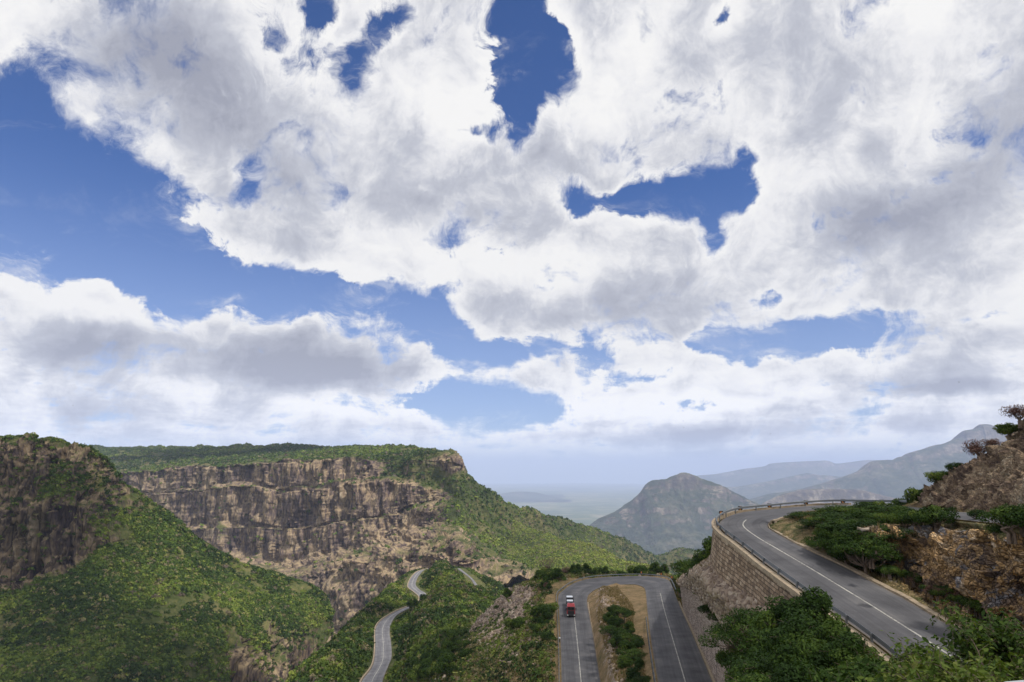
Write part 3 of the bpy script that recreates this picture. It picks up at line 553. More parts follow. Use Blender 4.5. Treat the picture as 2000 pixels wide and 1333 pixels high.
def strip(name,A,B,mat,nu,nv,amp=0.05,parent=None,jl=0.95,jh=0.42,closeback=None):
    """masonry face between polyline A (top) and B (foot)"""
    n=nu; s=np.concatenate([[0],np.cumsum(np.linalg.norm(np.diff(A,axis=0),axis=1))]); t=np.linspace(0,s[-1],n)
    A2=np.stack([np.interp(t,s,A[:,k]) for k in range(3)],1); B2=np.stack([np.interp(t,s,B[:,k]) for k in range(3)],1)
    f=np.linspace(0,1,nv); G=A2[:,None]*(1-f)[None,:,None]+B2[:,None]*f[None,:,None]
    N=normals(G); dd=(fbm(G/0.8,3,5)-0.5)*2*amp+(fbm(G/6,3,7)-0.5)*amp*3; G=G+N*dd[...,None]
    u=np.repeat(t[:,None],nv,1); H=np.linalg.norm(A2-B2,axis=1); v=(1-f)[None,:]*np.mean(H)
    v=v*np.ones((n,1))
    return mk(name,G.reshape(-1,3),grid_faces(n,nv),mat,parent=parent,attrs={'wu':u.ravel(),'wv':v.ravel()})
top=(uA+nr*0.75)[:iw].copy(); top[:,2]+=0.05; foot=np.array([wallbase(i) for i in range(iw)])
wr=empty('retaining_wall',tuple(top[110])); tag(wr,'tall curved stone retaining wall holding up the upper hairpin','wall')
def rel(o,root): o.parent=root; o.matrix_parent_inverse=root.matrix_basis.inverted() if False else o.matrix_parent_inverse; return o
def setp(o,root):
    o.parent=root; o.location=(o.location[0]-root.location[0],o.location[1]-root.location[1],o.location[2]-root.location[2])
setp(strip('wall_face',top,foot,M['wall'],420,14,0.06),wr)
def tube_box(name,C_,nrm,w,h,mat,off=0.0,z=0.0,jit=0.0):
    """box section swept along polyline C_ ; nrm = horizontal normal"""
    n=len(C_); p0=C_+nrm*(off-w/2); p1=C_+nrm*(off+w/2); v=np.zeros((n,4,3)); v[:,0]=p0; v[:,1]=p1; v[:,2]=p1; v[:,3]=p0
    j=(np.random.RandomState(3).rand(n)-0.5)*jit
    v[:,:2,2]+=z; v[:,2:,2]+=z+h; v[...,2]+=j[:,None]; f=[]
    for i in range(n-1):
        a=i*4; b=a+4
        for k in range(4): f.append((a+k,a+(k+1)%4,b+(k+1)%4,b+k))
    f+= [(0,1,2,3),((n-1)*4+3,(n-1)*4+2,(n-1)*4+1,(n-1)*4)]
    return mk(name,v.reshape(-1,3),f,mat)
setp(tube_box('coping',uA[:iw],nr[:iw],0.55,0.42,M['kerb'],off=0.75,z=-0.20,jit=0.05),wr)
# guard rail of the upper hairpin
def rail(C_,nrm,name_root,label,i0,i1,step,off,h,sag=0.0):
    root=empty(name_root,tuple(C_[i0])); tag(root,label,'guardrail')
    C2=C_[i0:i1]; N2=nrm[i0:i1]; n=len(C2)
    prof=[(0,0),(0.06,0.05),(0.0,0.11),(0.06,0.17),(0.06,0.21),(0.0,0.25),(0.06,0.31)]; prof=[(0.0,0.0),(0.07,0.06),(0.07,0.1),(0.01,0.155),(0.07,0.21),(0.07,0.25),(0,0.31)]
    v=[]
    for (a,b) in prof: v.append(C2+N2*(off-a)+np.array([0,0,h-0.31+b]))
    for (a,b) in reversed(prof): v.append(C2+N2*(off-a+0.03)+np.array([0,0,h-0.31+b]))
    v=np.stack(v,1); k=v.shape[1]; a=np.arange(n*k).reshape(n,k); a=np.concatenate([a,a[:,:1]],1); f=np.stack([a[:-1,:-1],a[:-1,1:],a[1:,1:],a[1:,:-1]],-1).reshape(-1,4)
    setp(mk('rail',v.reshape(-1,3),f,M['steel']),root)
    pm=None; s=0; last=-99; cum=np.concatenate([[0],np.cumsum(np.linalg.norm(np.diff(C2,axis=0),axis=1))]); cnt=0
    for t in np.arange(0.5,cum[-1],step):
        p=np.array([np.interp(t,cum,C2[:,q]) for q in range(3)]); nn=np.array([np.interp(t,cum,N2[:,q]) for q in range(3)]); p=p+nn*(off+0.09)
        if pm is None:
            x,y,z0,z1=0.07,0.06,-0.5,h; vv=[(-x,-y,z0),(x,-y,z0),(x,y,z0),(-x,y,z0),(-x,-y,z1),(x,-y,z1),(x,y,z1),(-x,y,z1)]
            o=mk('post',np.array(vv),[(0,3,2,1),(4,5,6,7),(0,1,5,4),(1,2,6,5),(2,3,7,6),(3,0,4,7)],M['steel'],parent=root); pm=o
        else:
            o=pm.copy(); COL.objects.link(o); o.parent=root
        o.location=tuple(p-np.array(root.location)); o.rotation_euler=(0,0,math.atan2(nn[1],nn[0])); cnt+=1
        if cnt>=98: break
    return root
rail(uA,nr,'guardrail','steel guardrail along the outer edge of the upper hairpin',0,int(len(uA)*0.68),4.0,0.35,0.78)
c=lA; d=np.gradient(c,axis=0); nl=np.stack([d[:,1],-d[:,0],d[:,0]*0],1); nl/=np.linalg.norm(nl,axis=1,keepdims=True)
if np.dot(nl[40],(lA-lB)[40])<0: nl=-nl
rail(lA,nl,'guardrail','pale steel guardrail around the outside of the lower hairpin',0,int(len(lA)*0.62),4.0,0.5,0.8)
rail(lB,-nl,'guardrail','bent guardrail beside the right leg of the lower hairpin, on the island side',int(len(lB)*0.72),len(lB),4.0,0.5,0.8)
c=sA; d=np.gradient(c,axis=0); ns=np.stack([d[:,1],-d[:,0],d[:,0]*0],1); ns/=np.linalg.norm(ns,axis=1,keepdims=True)
if np.dot(ns[40],(sA-sB)[40])<0: ns=-ns
# kerbs / drains
def kerb(C_,nrm,label,i0,i1,off,w=0.5,h=0.14):
    o=tube_box('kerb',C_[i0:i1],nrm[i0:i1],w,h+0.3,M['kerb'],off=off,z=-0.3,jit=0.07); tag(o,label,'kerb'); return o
kerb(uB,-nr,'crumbling kerb along the inner edge of the upper hairpin',0,int(len(uB)*0.6),0.3)
kerb(lB,-nl,'pale kerb along the inner edge of the left leg of the lower hairpin',0,int(len(lB)*0.33),0.35)
kerb(lA,nl,'low kerb at the foot of the sloping stone wall',int(len(lA)*0.66),len(lA),0.3,w=0.35)
kerb(sA,ns,'low stone edging on the left of the winding spur road',0,len(sA),0.4,w=0.6,h=0.5)
# ---- ground between the wall and the lower road (loose stone slope), and the stone-faced slope
def foot_(i,off=0.0): p=foot[i]+nr[i]*off; return p
WI=[int(len(uA)*t) for t in (0.0,0.06,0.11,0.16,0.20,0.25,0.30,0.345,0.385,0.42)]
st=[(1600,1640,52),(1530,1540,60),(1480,1400,76),(1440,1290,95),(1422,1252,104),(1410,1220,112),(1380,1180,128),(1352,1150,150),(1328,1142,185),(1322,1136,235)]
rk=[.0,.0,.1,.5,.9,1,1,1,.4,.1]
rows=[[(foot_(i,-1.2)+np.array([0,0,1.0]),r) for i,r in zip(WI,rk)],
      [(foot_(i,0.6)+np.array([0,0,0.0]),r) for i,r in zip(WI,rk)],
      [((foot_(i)*0.5+Q(*s)*0.5)+np.array([0,0,0.8]),r) for i,s,r in zip(WI,st,rk)],
      [(Q(*s),r*0.6) for s,r in zip(st,rk)]]
M['talusg']=mat_land('loose_stone_bank',[(0.35,(0.20,0.15,0.12)),(0.5,(0.38,0.30,0.24)),(0.65,(0.55,0.46,0.39))],SOIL,vs=0.2,rs=0.9,vert=1,bumpd=0.5,thr=(0.2,0.5))
loft('slope',rows,260,90,M['talusg'],d_rough(0.6,5,101),catv=True,label='loose stone slope below the tall retaining wall')
LOFTS['talus']=LOFTS['slope']
STRIP=np.array([Q(*s) for s in st])
ii=np.linspace(int(len(lA)*0.70),len(lA)-1,60).astype(int)
ft=(lA+nl*0.5)[ii].copy(); ft[:,2]-=0.2
tp=crv(STRIP[::-1],60); tp=tp[6:]; 
tp=crv(tp,60)
sw=empty('stone_slope_wall',tuple(ft[30])); tag(sw,'sloping stone-faced wall rising from the right leg of the lower hairpin','wall')
setp(strip('wall_face',tp[::-1],ft[::-1],M['rubble'],240,40,0.12),sw)
# back of the upper hairpin
ib=[int(len(uA)*t) for t in (0.425,0.45,0.48,0.52,0.56,0.62,0.70,0.78,0.84,0.9,0.99)]
fo=[.12,.2,.4,.8]+[1]*7
rows=[[(uA[i]-np.array([0,0,0.12]),0.0) for i in ib],[(uA[i]+nr[i]*1.6-np.array([0,0,0.25 if k>3 else 1.0]),0.1) for k,i in enumerate(ib)],
      [(uA[i]+nr[i]*8*fo[k]-np.array([0,0,13.0 if k<4 else 8.0]),0.3) for k,i in enumerate(ib)],[(uA[i]+nr[i]*16*fo[k]-np.array([0,0,24.0]),0.3) for k,i in enumerate(ib)],[(uA[i]+nr[i]*60*fo[k]-np.array([0,0,44.0]),0.3) for k,i in enumerate(ib)],[(uA[i]+nr[i]*100*fo[k]-np.array([0,0,60.0]),0.3) for k,i in enumerate(ib)]]
wc=int(len(uA)*0.42); wd=int(len(uA)*0.48); fa=foot[wc]; fb=uA[wd]+nr[wd]*2-np.array([0,0,7.0]); e0=Q(1322,1136,235); e1=Q(1340,1139,248)
rows[0][0]=(uA[wc]-np.array([0,0,0.3]),0.0); rows[1][0]=(fa+np.array([0,0,1.0]),0.1); rows[2][0]=(fa*0.8+e0*0.2,0.2); rows[3][0]=(fa*0.45+e0*0.55,0.2); rows[4][0]=(e0,0.2); rows[5][0]=(Q(1330,1150,262),0.2) if len(rows)>5 else None
for k_,p_ in ((2,fb*0.8+e1*0.2),(3,fb*0.5+e1*0.5),(4,e1*0.85+fb*0.15),(5,e1+np.array([8,14,-8.0]))):
    if k_<len(rows): rows[k_][1]=(p_,0.25)
loft('slope',rows[0:],160,60,M['near'],d_rough(1.2,9,111),catv=False,label='steep outer slope behind the upper hairpin')
LOFTS['back']=LOFTS['slope']
# ---- upper island: verge, rock cut, grassy top
z=lambda *a:('z',*a)
fr=[(npv(UI,9),0.0),(npv(UI,7),0.0),(npv(UI,6),0),(npv(UI,5),0),(npv(UI,4),0),(npv(UI,3),0),(npv(UI,2),0),(npv(UI,1),0),(npv(UI,0),0),(PZ(2120,1370,-13.4),0)]
ba=[z(1503,1027.5,-7.0,0),z(1556,1054,-7.6,0),z(1600,1072,-8.1,.1),z(1664,1092,-9.0,.3),z(1735,1118,-9.9,.7),z(1803,1150,-10.5,.9),z(1872,1180,-11.1,1),z(1945,1212,-11.6,1),z(2040,1250,-12.2,1),z(2180,1310,-12.8,1)]
b2=[z(1503,1027,-6.98,0),z(1560,1048,-7.3,0),z(1605,1060,-7.6,.2),z(1668,1078,-8.2,.8),z(1738,1098,-8.9,1),z(1803,1125,-9.4,1),z(1872,1155,-9.9,1),z(1940,1190,-10.6,1),z(2030,1225,-11.2,1),z(2160,1270,-11.6,1)]
t2=[z(1503,1026.5,-6.95,0),z(1562,1036,-6.8,0),z(1610,1040,-6.6,.1),z(1680,1046,-6.2,.9),z(1738,1044,-6.0,1),z(1803,1040,-5.8,1),z(1868,1040,-5.7,1),z(1930,1050,-5.15,1),z(2010,1062,-5.1,1),z(2120,1080,-5.1,1)]
tt=[z(1502.8,1026,-6.9,0),z(1556,1027,-6.5,0),z(1600,1028,-6.2,0),z(1680,1031,-5.6,.3),z(1735,1028,-5.4,.3),z(1800,1026,-5.25,.1),z(1865,1028,-5.15,.1),z(1930,1038,-4.78,.1),z(2010,1047,-4.65,.1),z(2120,1060,-4.55,.1)]
tm=[z(1502.5,1024.5,-6.85,0),z(1530,1018,-6.35,0),z(1570,1013,-5.9,0),z(1640,1010,-5.5,0),z(1700,1010,-5.3,0),z(1760,1012,-5.1,0),z(1830,1016,-5.0,0),z(1890,1023,-4.5,0),z(1960,1030,-4.3,0),z(2070,1040,-4.0,0)]
bk=[(npv(UI,10),0.0),(npv(UI,11),0),(npv(UI,12),0),(npv(UI,13),0),(npv(UI,14),0),(npv(UI,15),0),(npv(UI,16),0),(npv(UI,17),0),(npv(UI,18),0),(npv(UI,19),0)]
def d_cut(P,n,rock):
    g=fbm(P/2.6,5,121,0.6,True)-0.7; h=fbm(P/0.7,4,123,0.6,True)-0.7; b=fbm(P/7,3,125)-0.5
    nv,nu=P.shape[:2]; w=np.clip(np.minimum(np.arange(nv),nv-1-np.arange(nv))/8,0,1)[:,None]
    bl=blocks(P/np.array([1.9,1.9,1.4]),3)*1.5+blocks(P/0.75,6)*0.55
    return n*((rock*(g*1.4+h*0.4+b*3.0+bl)+(1-rock)*(fbm(P/2,4,127)-0.5)*0.5)*w)[...,None]
def m_cut():
    t=NT('cut_rock_face'); r=t.attr('rock')
    wv=t.noise(0.25,4,0.6,w=31,color=True); mp=t.N.new('ShaderNodeVectorMath'); mp.operation='MULTIPLY_ADD'; t.L.new(wv,mp.inputs[0]); mp.inputs[1].default_value=(3,3,3); t.L.new(t.P,mp.inputs[2]); V=mp.outputs[0]
    a=t.noise(0.22,8,0.62,vec=V,w=3); b=t.noise(1.6,6,0.65,w=5); vo=t.vor(0.9,sc=(1,1,1.4),out='Color'); g=t.N.new('ShaderNodeSeparateColor'); t.L.new(vo,g.inputs[0])
    ve=t.vor(0.9,'DISTANCE_TO_EDGE',sc=(1,1,1.4)); ve2=t.vor(2.6,'DISTANCE_TO_EDGE',sc=(1,1,1.6),vec=V)
    f=t.math('ADD',t.math('MULTIPLY',a,0.7),t.math('ADD',t.math('MULTIPLY',b,0.2),t.math('MULTIPLY',g.outputs[0],0.14)))
    warm=t.ramp(f,(0.34,(0.10,0.08,0.075)),(0.43,(0.25,0.175,0.12)),(0.50,(0.46,0.30,0.15)),(0.56,(0.58,0.36,0.16)),(0.63,(0.62,0.48,0.33)),(0.74,(0.72,0.66,0.58)))
    grey=t.ramp(t.noise(0.8,7,0.7,w=17),(0.34,(0.09,0.085,0.09)),(0.5,(0.27,0.26,0.27)),(0.62,(0.45,0.44,0.45)),(0.75,(0.62,0.61,0.61)))
    k=t.rng(t.noise(0.35,6,0.65,vec=V,w=41),0.54,0.60); rc=t.mix(k,warm,grey)
    rc=t.mix(t.rng(ve2,0.0,0.08,0.6,0.0),rc,(0.03,0.024,0.024))
    vc=t.ramp(t.noise(0.5,7,0.7,w=2),(0.34,(0.05,0.075,0.02)),(0.46,(0.14,0.13,0.05)),(0.56,(0.27,0.20,0.10)),(0.7,(0.36,0.28,0.15)))
    ff=t.rng(t.math('ADD',r,t.rng(t.noise(1.0,6,0.7,w=8),0.25,0.75,-0.4,0.4)),0.35,0.6)
    h=t.math('ADD',t.math('MULTIPLY',b,0.6),t.math('MULTIPLY',t.math('MINIMUM',ve2,0.15),3.0))
    return t.bsdf(t.mix(ff,vc,rc),0.9,0,0.2,t.bump(h,1.0,0.35))
M['cut']=m_cut()
loft('rock_cut',[fr,ba,b2,t2,tt,tm,bk],520,0,M['cut'],d_cut,catv=False,vw=[16,14,110,14,16,16],flip=True,smooth=False,label='orange and grey rock cutting with a grassy top between the two arms of the upper hairpin')
LOFTS['cut']=LOFTS['rock_cut']
# ---- rocky hill behind the upper road
r0=[(PZ(1735,988,-5.0),0),(npv(UO,16),0),(PZ(1818,994,-4.75),0),(PZ(1848,997,-4.6),0),(npv(UO,17),0),(PZ(1930,1003.5,-4.2),0),(PZ(1962,1005.5,-4.1),0),(npv(UO,18),0),(PZ(2050,1009,-3.8),0),(npv(UO,19),0)]
r1=[(1770,984,96,.1),(1795,983,94,.3),(1815,985,86,.8),(1850,989,79,.9),(1886,993,74,.9),(1935,997,68,.9),(1965,1000,65,.9),(2005,1002,61,.9),(2060,1002,58,1),(2120,1004,52,1)]
r2=[(1775,979,98,.1),(1798,976,96,.5),(1817,967,87,1),(1852,960,81,1),(1888,950,77,1),(1935,940,72,1),(1968,925,69,1),(2005,915,66,1),(2060,900,62,1),(2130,890,57,1)]
r3=[(1780,975,102,.1),(1803,968,98,.5),(1822,951,90,1),(1856,934,86,1),(1892,908,83,1),(1936,886,79,1),(1972,858,76,.9),(2002,828,74,.8),(2060,780,70,.8),(2140,730,66,.8)]
r4=[(a,b+12,c+12,.1) for a,b,c,_ in r3]; r5=[(a,b+160,c+60,0) for a,b,c,_ in r3]
def d_hill(P,n,rock):
    g=fbm(P/3.5,5,131,0.6,True)-0.7; h=fbm(P/1.1,4,133,0.6,True)-0.7; nv=P.shape[0]; w=np.clip(np.arange(nv)/8,0,1)[:,None]
    bl=blocks(P/np.array([2.0,2.0,1.5]),13)*1.2+blocks(P/0.7,16)*0.6
    return n*((rock*(g*1.6+h*0.4+bl))*w)[...,None]
def m_hill():
    t=NT('hill_rock'); r=t.attr('rock'); a=t.noise(0.3,8,0.65,w=3); b=t.noise(2.2,6,0.7,w=5); ve=t.vor(1.6,'DISTANCE_TO_EDGE'); ve3=t.vor(4.0,'DISTANCE_TO_EDGE')
    rc=t.ramp(t.math('ADD',t.math('MULTIPLY',a,0.6),t.math('MULTIPLY',b,0.4)),(0.36,(0.07,0.05,0.05)),(0.46,(0.24,0.17,0.12)),(0.54,(0.42,0.31,0.20)),(0.62,(0.58,0.48,0.35)),(0.74,(0.66,0.64,0.63)))
    rc=t.mix(t.rng(ve3,0,0.10,0.5,0),rc,(0.04,0.032,0.034)); rc=t.mix(t.rng(ve,0,0.06,0.6,0),rc,(0.035,0.028,0.03))
    vc=t.ramp(t.noise(0.4,7,0.7,w=2),(0.34,(0.05,0.07,0.02)),(0.46,(0.15,0.11,0.05)),(0.6,(0.27,0.19,0.11)))
    ff=t.rng(t.math('ADD',r,t.rng(t.noise(0.6,6,0.7,w=8),0.25,0.75,-0.5,0.5)),0.35,0.6)
    return t.bsdf(t.mix(ff,vc,rc),0.95,0,0.15,t.bump(t.math('ADD',b,t.math('MINIMUM',ve3,0.15)),1.0,0.3))
M['hillrock']=m_hill()
loft('rocky_hill',[r0,r1,r2,r3,r4,r5],420,0,M['hillrock'],d_hill,catv=False,vw=[8,60,110,10,12],smooth=False,label='steep broken rock hill rising at the right edge behind the upper road')
LOFTS['rhill']=LOFTS['rocky_hill']
# ---- ground under the viewpoint
xs=np.linspace(-60,90,40); ys=np.linspace(-60,62,40); GX_,GY_=np.meshgrid(xs,ys)
GZ=-2.6-np.clip(GY_,0,40)*0.36-np.clip(GY_-40,0,30)*0.45-np.clip(-GX_,0,80)*0.5; GZ=np.where(GX_>14,GZ-np.clip((GX_-14)*0.0,0,3),GZ)
gp=np.stack([GX_,GY_,GZ],-1); gp[...,2]+=(fbm(gp/6,4,141)-0.5)*1.2
fl=gp.reshape(-1,3); dd,zz=road_dist(fl); m_=dd<6; t_=np.clip((dd-1)/5,0,1); fl[m_,2]=np.minimum(fl[m_,2],(zz[m_]-0.5)*(1-t_[m_])+fl[m_,2]*t_[m_])
tag(mk('slope',fl,grid_faces(40,40),M['near'],smooth=True),'bushy ground falling away below the viewpoint',kind='structure')
# ================================================================ vegetation
def m_leaf(name,cols,trans=0.25,rnd=0.25,spec=0.15,rough=0.7):
    t=NT(name); a=t.attr('tint'); oi=t.N.new('ShaderNodeObjectInfo')
    f=t.math('ADD',a,t.math('MULTIPLY',t.math('SUBTRACT',oi.outputs['Random'],0.5),rnd)); c=t.ramp(f,*cols)
    b=t.N.new('ShaderNodeBsdfPrincipled'); t.put(b.inputs['Base Color'],c); b.inputs['Roughness'].default_value=rough; b.inputs['Specular IOR Level'].default_value=spec
    tr=t.N.new('ShaderNodeBsdfTranslucent'); t.L.new(t.mix(1.0,c,(1.3,1.25,0.6,1),'MULTIPLY'),tr.inputs[0])
    m=t.N.new('ShaderNodeMixShader'); m.inputs[0].default_value=trans; t.L.new(b.outputs[0],m.inputs[1]); t.L.new(tr.outputs[0],m.inputs[2]); t.L.new(m.outputs[0],t.out.inputs[0]); return t.m
LEAFC=[(0.0,(0.012,0.028,0.005)),(0.3,(0.027,0.058,0.009)),(0.55,(0.062,0.105,0.016)),(0.8,(0.125,0.17,0.03)),(1.0,(0.20,0.19,0.065))]
SCRC=[(0.0,(0.020,0.040,0.010)),(0.3,(0.045,0.080,0.016)),(0.55,(0.115,0.165,0.026)),(0.75,(0.22,0.26,0.045)),(0.88,(0.19,0.165,0.08)),(1.0,(0.13,0.105,0.085))]
M['leaf']=m_leaf('tree_leaves',LEAFC); M['scrub']=m_leaf('scrub_leaves',SCRC,0.15)
M['drybush']=m_leaf('dry_twigs',[(0,(0.07,0.035,0.03)),(0.5,(0.13,0.07,0.055)),(1,(0.20,0.13,0.10))],0.1)
M['bark']=plain('bark',(0.16,0.12,0.09),0.9,var=0.4,scale=5)
def clump_proto(nt,seed,flat=0.75,leaf=0.42,low=-0.15):
    r=np.random.RandomState(seed); d=r.normal(size=(nt,3)); d[:,2]=np.abs(d[:,2])*0.9+low; d/=np.linalg.norm(d,axis=1,keepdims=True)
    lob=1+0.28*np.sin(d[:,0]*4+seed)*np.cos(d[:,1]*5+seed*2); rad=(0.72+0.33*r.rand(nt))*lob; c=d*rad[:,None]; c[:,2]*=flat
    n=d+r.normal(size=(nt,3))*0.45; n/=np.linalg.norm(n,axis=1,keepdims=True); a=np.cross(n,r.normal(size=(nt,3))); a/=np.linalg.norm(a,axis=1,keepdims=True); b=np.cross(n,a)
    s=leaf*(0.7+0.6*r.rand(nt))[:,None]
    return np.stack([c+a*s,c-a*s*0.6+b*s*0.9,c-a*s*0.5-b*s*0.8],1)     # nt,3,3
def sample(P,rock,n,thr=0.55,pn=0.02,pthr=0.0,seed=0,rev=False,frust=1.15,ymax=1e9,rk_keep=0.04,vt=0.18,rd=1.8):
    r=np.random.RandomState(seed); a=P[:-1,:-1];b=P[:-1,1:];c=P[1:,:-1];d_=P[1:,1:]
    ar=np.linalg.norm(np.cross(b-a,c-a),axis=2); N=np.cross(b-a,c-a); N/=np.linalg.norm(N,axis=2,keepdims=True)+1e-9; N=np.where((N[...,2:3]<0),-N,N)
    rk=(rock[:-1,:-1]+rock[1:,1:])/2; nz=fbm(a*pn,4,seed+200)
    w=ar*np.clip((thr-rk+ (nz-0.5)*1.2)*3,rk_keep,1)*np.clip((nz-pthr)*6,0,1); w=w*np.clip((N[...,2]-0.12)*4,0.02,1)
    yy=a[...,1]; cp=math.cos(PIT); sp_=math.sin(PIT); fw=a[...,1]*cp+a[...,2]*sp_; up=-a[...,1]*sp_+a[...,2]*cp
    ok=(fw>3)&(np.abs(a[...,0]/np.maximum(fw,1)*F)<1000*frust)&(up/np.maximum(fw,1)*F>-667*frust)&(yy<ymax)
    vd=a/np.linalg.norm(a,axis=2,keepdims=True); ok&=((N*vd).sum(2)<vt)
    w=w*ok; w=w/ar.clip(1e-9)*ar; tot=w.sum()
    if tot<=0: return np.zeros((0,3)),np.zeros((0,3))
    k=r.choice(w.size,size=n,p=(w/tot).ravel()); i,j=np.unravel_index(k,w.shape); u=r.rand(n,1); v=r.rand(n,1)
    p=(a[i,j]*(1-u)+b[i,j]*u)*(1-v)+(c[i,j]*(1-u)+d_[i,j]*u)*v
    dd,_=road_dist(p); m=dd>rd; m&=~((dd<(9 if p[:,1].mean()>300 else 0))&(p[:,0]<-15)&(p[:,0]>-70)&(p[:,1]>480)&(p[:,1]<800)&(np.abs(p[:,0]+0.045*p[:,1])<24)) if False else True
    return p[m],N[i,j][m]
def scrub(name,pts,size,label,nt=22,seed=0,leaf=0.42,flat=0.75,tn=0.01,tb=(0.15,0.75),mat='scrub',cat='bushes',low=-0.15,pw=2.0,dryf=0.06):
    r=np.random.RandomState(seed+1); n=len(pts); K=5; pr=np.stack([clump_proto(nt,seed*10+k,flat,leaf,low) for k in range(K)])
    kk=r.randint(0,K,n); th=r.rand(n)*6.283; s=size[0]+(size[1]-size[0])*r.rand(n)**pw
    V=pr[kk]*s[:,None,None,None]; c,sn=np.cos(th)[:,None,None],np.sin(th)[:,None,None]
    X_=V[...,0]*c-V[...,1]*sn; Y_=V[...,0]*sn+V[...,1]*c; V=np.stack([X_,Y_,V[...,2]],-1)+pts[:,None,None,:]
    t=tb[0]+(tb[1]-tb[0])*np.clip(fbm(pts*tn,4,seed+7)*2.2-0.6,0,1)+r.normal(size=n)*0.11; dry=r.rand(n)<dryf; t=np.where(dry,0.85+r.rand(n)*0.15,np.clip(t,0,0.8))
    tint=np.repeat(t[:,None],nt*3,1)+np.repeat(r.normal(size=(n,nt))*0.05,3,1)
    V=V.reshape(-1,3); fc=np.arange(len(V)).reshape(-1,3)
    o=mk(name,V,fc,M[mat],attrs={'tint':tint.ravel()}); return tag(o,label,cat,kind='stuff')
P,rk=LOFTS['massif']
pa,_=sample(P,rk,60000,0.5,0.012,0.25,1,rk_keep=0.08); scrub('scrub',pa,(1.6,5.2),'green scrub speckling the plateau and long shoulder of the great cliff',nt=12,seed=1,leaf=0.6,tn=0.004,tb=(0.05,0.58))  # tint range lowered to darken the plateau scrub like cloud shadow
P,rk=LOFTS['hillside']; pa,_=sample(P,rk,16000,0.6,0.01,0.0,2); scrub('scrub',pa,(1.2,3.4),'yellow-green scrub on the bright hillside behind the lower bend',nt=14,seed=2,leaf=0.55,tn=0.006,tb=(0.4,0.8))
P,rk=LOFTS['hill']; pa,_=sample(P,rk,6000,0.9,0.006,0.0,3); scrub('scrub',pa,(2.5,6),'dark scrub on the small hill in the gap',nt=10,seed=3,leaf=0.6,tn=0.004,tb=(0.05,0.5))
P,rk=LOFTS['left']; pa,_=sample(P,rk,46000,0.62,0.035,0.35,4,rk_keep=0.06); scrub('scrub',pa,(0.7,3.1),'dense bushes covering the steep left slope under the dark cliff',nt=26,seed=4,leaf=0.38,tn=0.02,tb=(0.05,0.70),pw=2.0,dryf=0.13)
P,rk=LOFTS['left']; pa,_=sample(P,rk,1500,0.5,0.03,0.30,44,rk_keep=0.02); scrub('scrub',pa,(2.0,3.8),'taller rounded trees scattered through the bushes of the left slope',nt=80,seed=24,leaf=0.24,tn=0.05,tb=(0.0,0.6),pw=1.6,dryf=0.08)
P,rk=LOFTS['spur']; pa,_=sample(P,rk,26000,0.9,0.02,0.0,5); scrub('scrub',pa,(0.6,2.9),'thick green and brown bushes on the spur around the winding road',nt=36,seed=5,leaf=0.34,tn=0.03,tb=(0.0,0.68),pw=2.2,dryf=0.16)
P,rk=LOFTS['slope_left']; pa,_=sample(P,rk,11000,0.85,0.05,0.25,6); scrub('scrub',pa,(0.35,1.3),'low scrub on the dry slope left of the lower bend',nt=40,seed=6,leaf=0.30,tn=0.06,tb=(0.05,0.75),dryf=0.3)
# ---- grass tufts
def tufts(pts,h,label,seed,mat,nb=7,w=0.03):
    r=np.random.RandomState(seed); n=len(pts); b=r.rand(n,nb)*6.283; ln=h*(0.5+0.8*r.rand(n,nb)); sp_=0.25+0.5*r.rand(n,nb)
    tip=np.stack([np.cos(b)*ln*sp_,np.sin(b)*ln*sp_,ln],-1)+pts[:,None,:]; o_=np.stack([-np.sin(b)*w,np.cos(b)*w,b*0],-1); base=pts[:,None,:]+np.stack([np.cos(b),np.sin(b),b*0],-1)*h*0.15
    V=np.stack([base-o_,base+o_,tip],2).reshape(-1,3); t=np.repeat(np.clip(0.5+r.normal(size=(n,1))*0.22+r.normal(size=(n,nb))*0.1,0,1),3,1)
    return tag(mk('grass',V,np.arange(len(V)).reshape(-1,3),M[mat],attrs={'tint':t.ravel()}),label,'grass',kind='stuff')
M['straw']=m_leaf('dry_grass',[(0,(0.08,0.10,0.03)),(0.35,(0.18,0.14,0.06)),(0.7,(0.29,0.215,0.115)),(1,(0.40,0.32,0.19))],0.2,rnd=0)
P,rk=LOFTS['isl']; pa,_=sample(P,rk,14000,0.7,0.1,0.1,7); tufts(pa,0.5,'dry tan grass on the island of the lower hairpin',7,'straw',w=0.06)
P,rk=LOFTS['cut']; pa,_=sample(P,rk,16000,0.5,0.2,0.1,8); tufts(pa,0.45,'tan and green grass along the verge and top of the rock cutting',8,'straw',w=0.03)
P,rk=LOFTS['slope_left']; pa,_=sample(P,rk,14000,0.7,0.05,0.1,9,ymax=320); tufts(pa,0.7,'dry grass beside the left leg of the lower hairpin',9,'straw',w=0.08)
P,rk=LOFTS['rhill']; pa,_=sample(P,rk,4000,0.5,0.2,0.1,10); tufts(pa,0.5,'dry grass at the foot of the rocky hill',10,'straw',w=0.04)
P,rk=LOFTS['talus']; pa,_=sample(P,rk,5000,0.6,0.2,0.2,12,vt=2,rd=-99); tufts(pa,0.5,'dry grass among the loose stones below the tall wall',12,'straw',w=0.05)
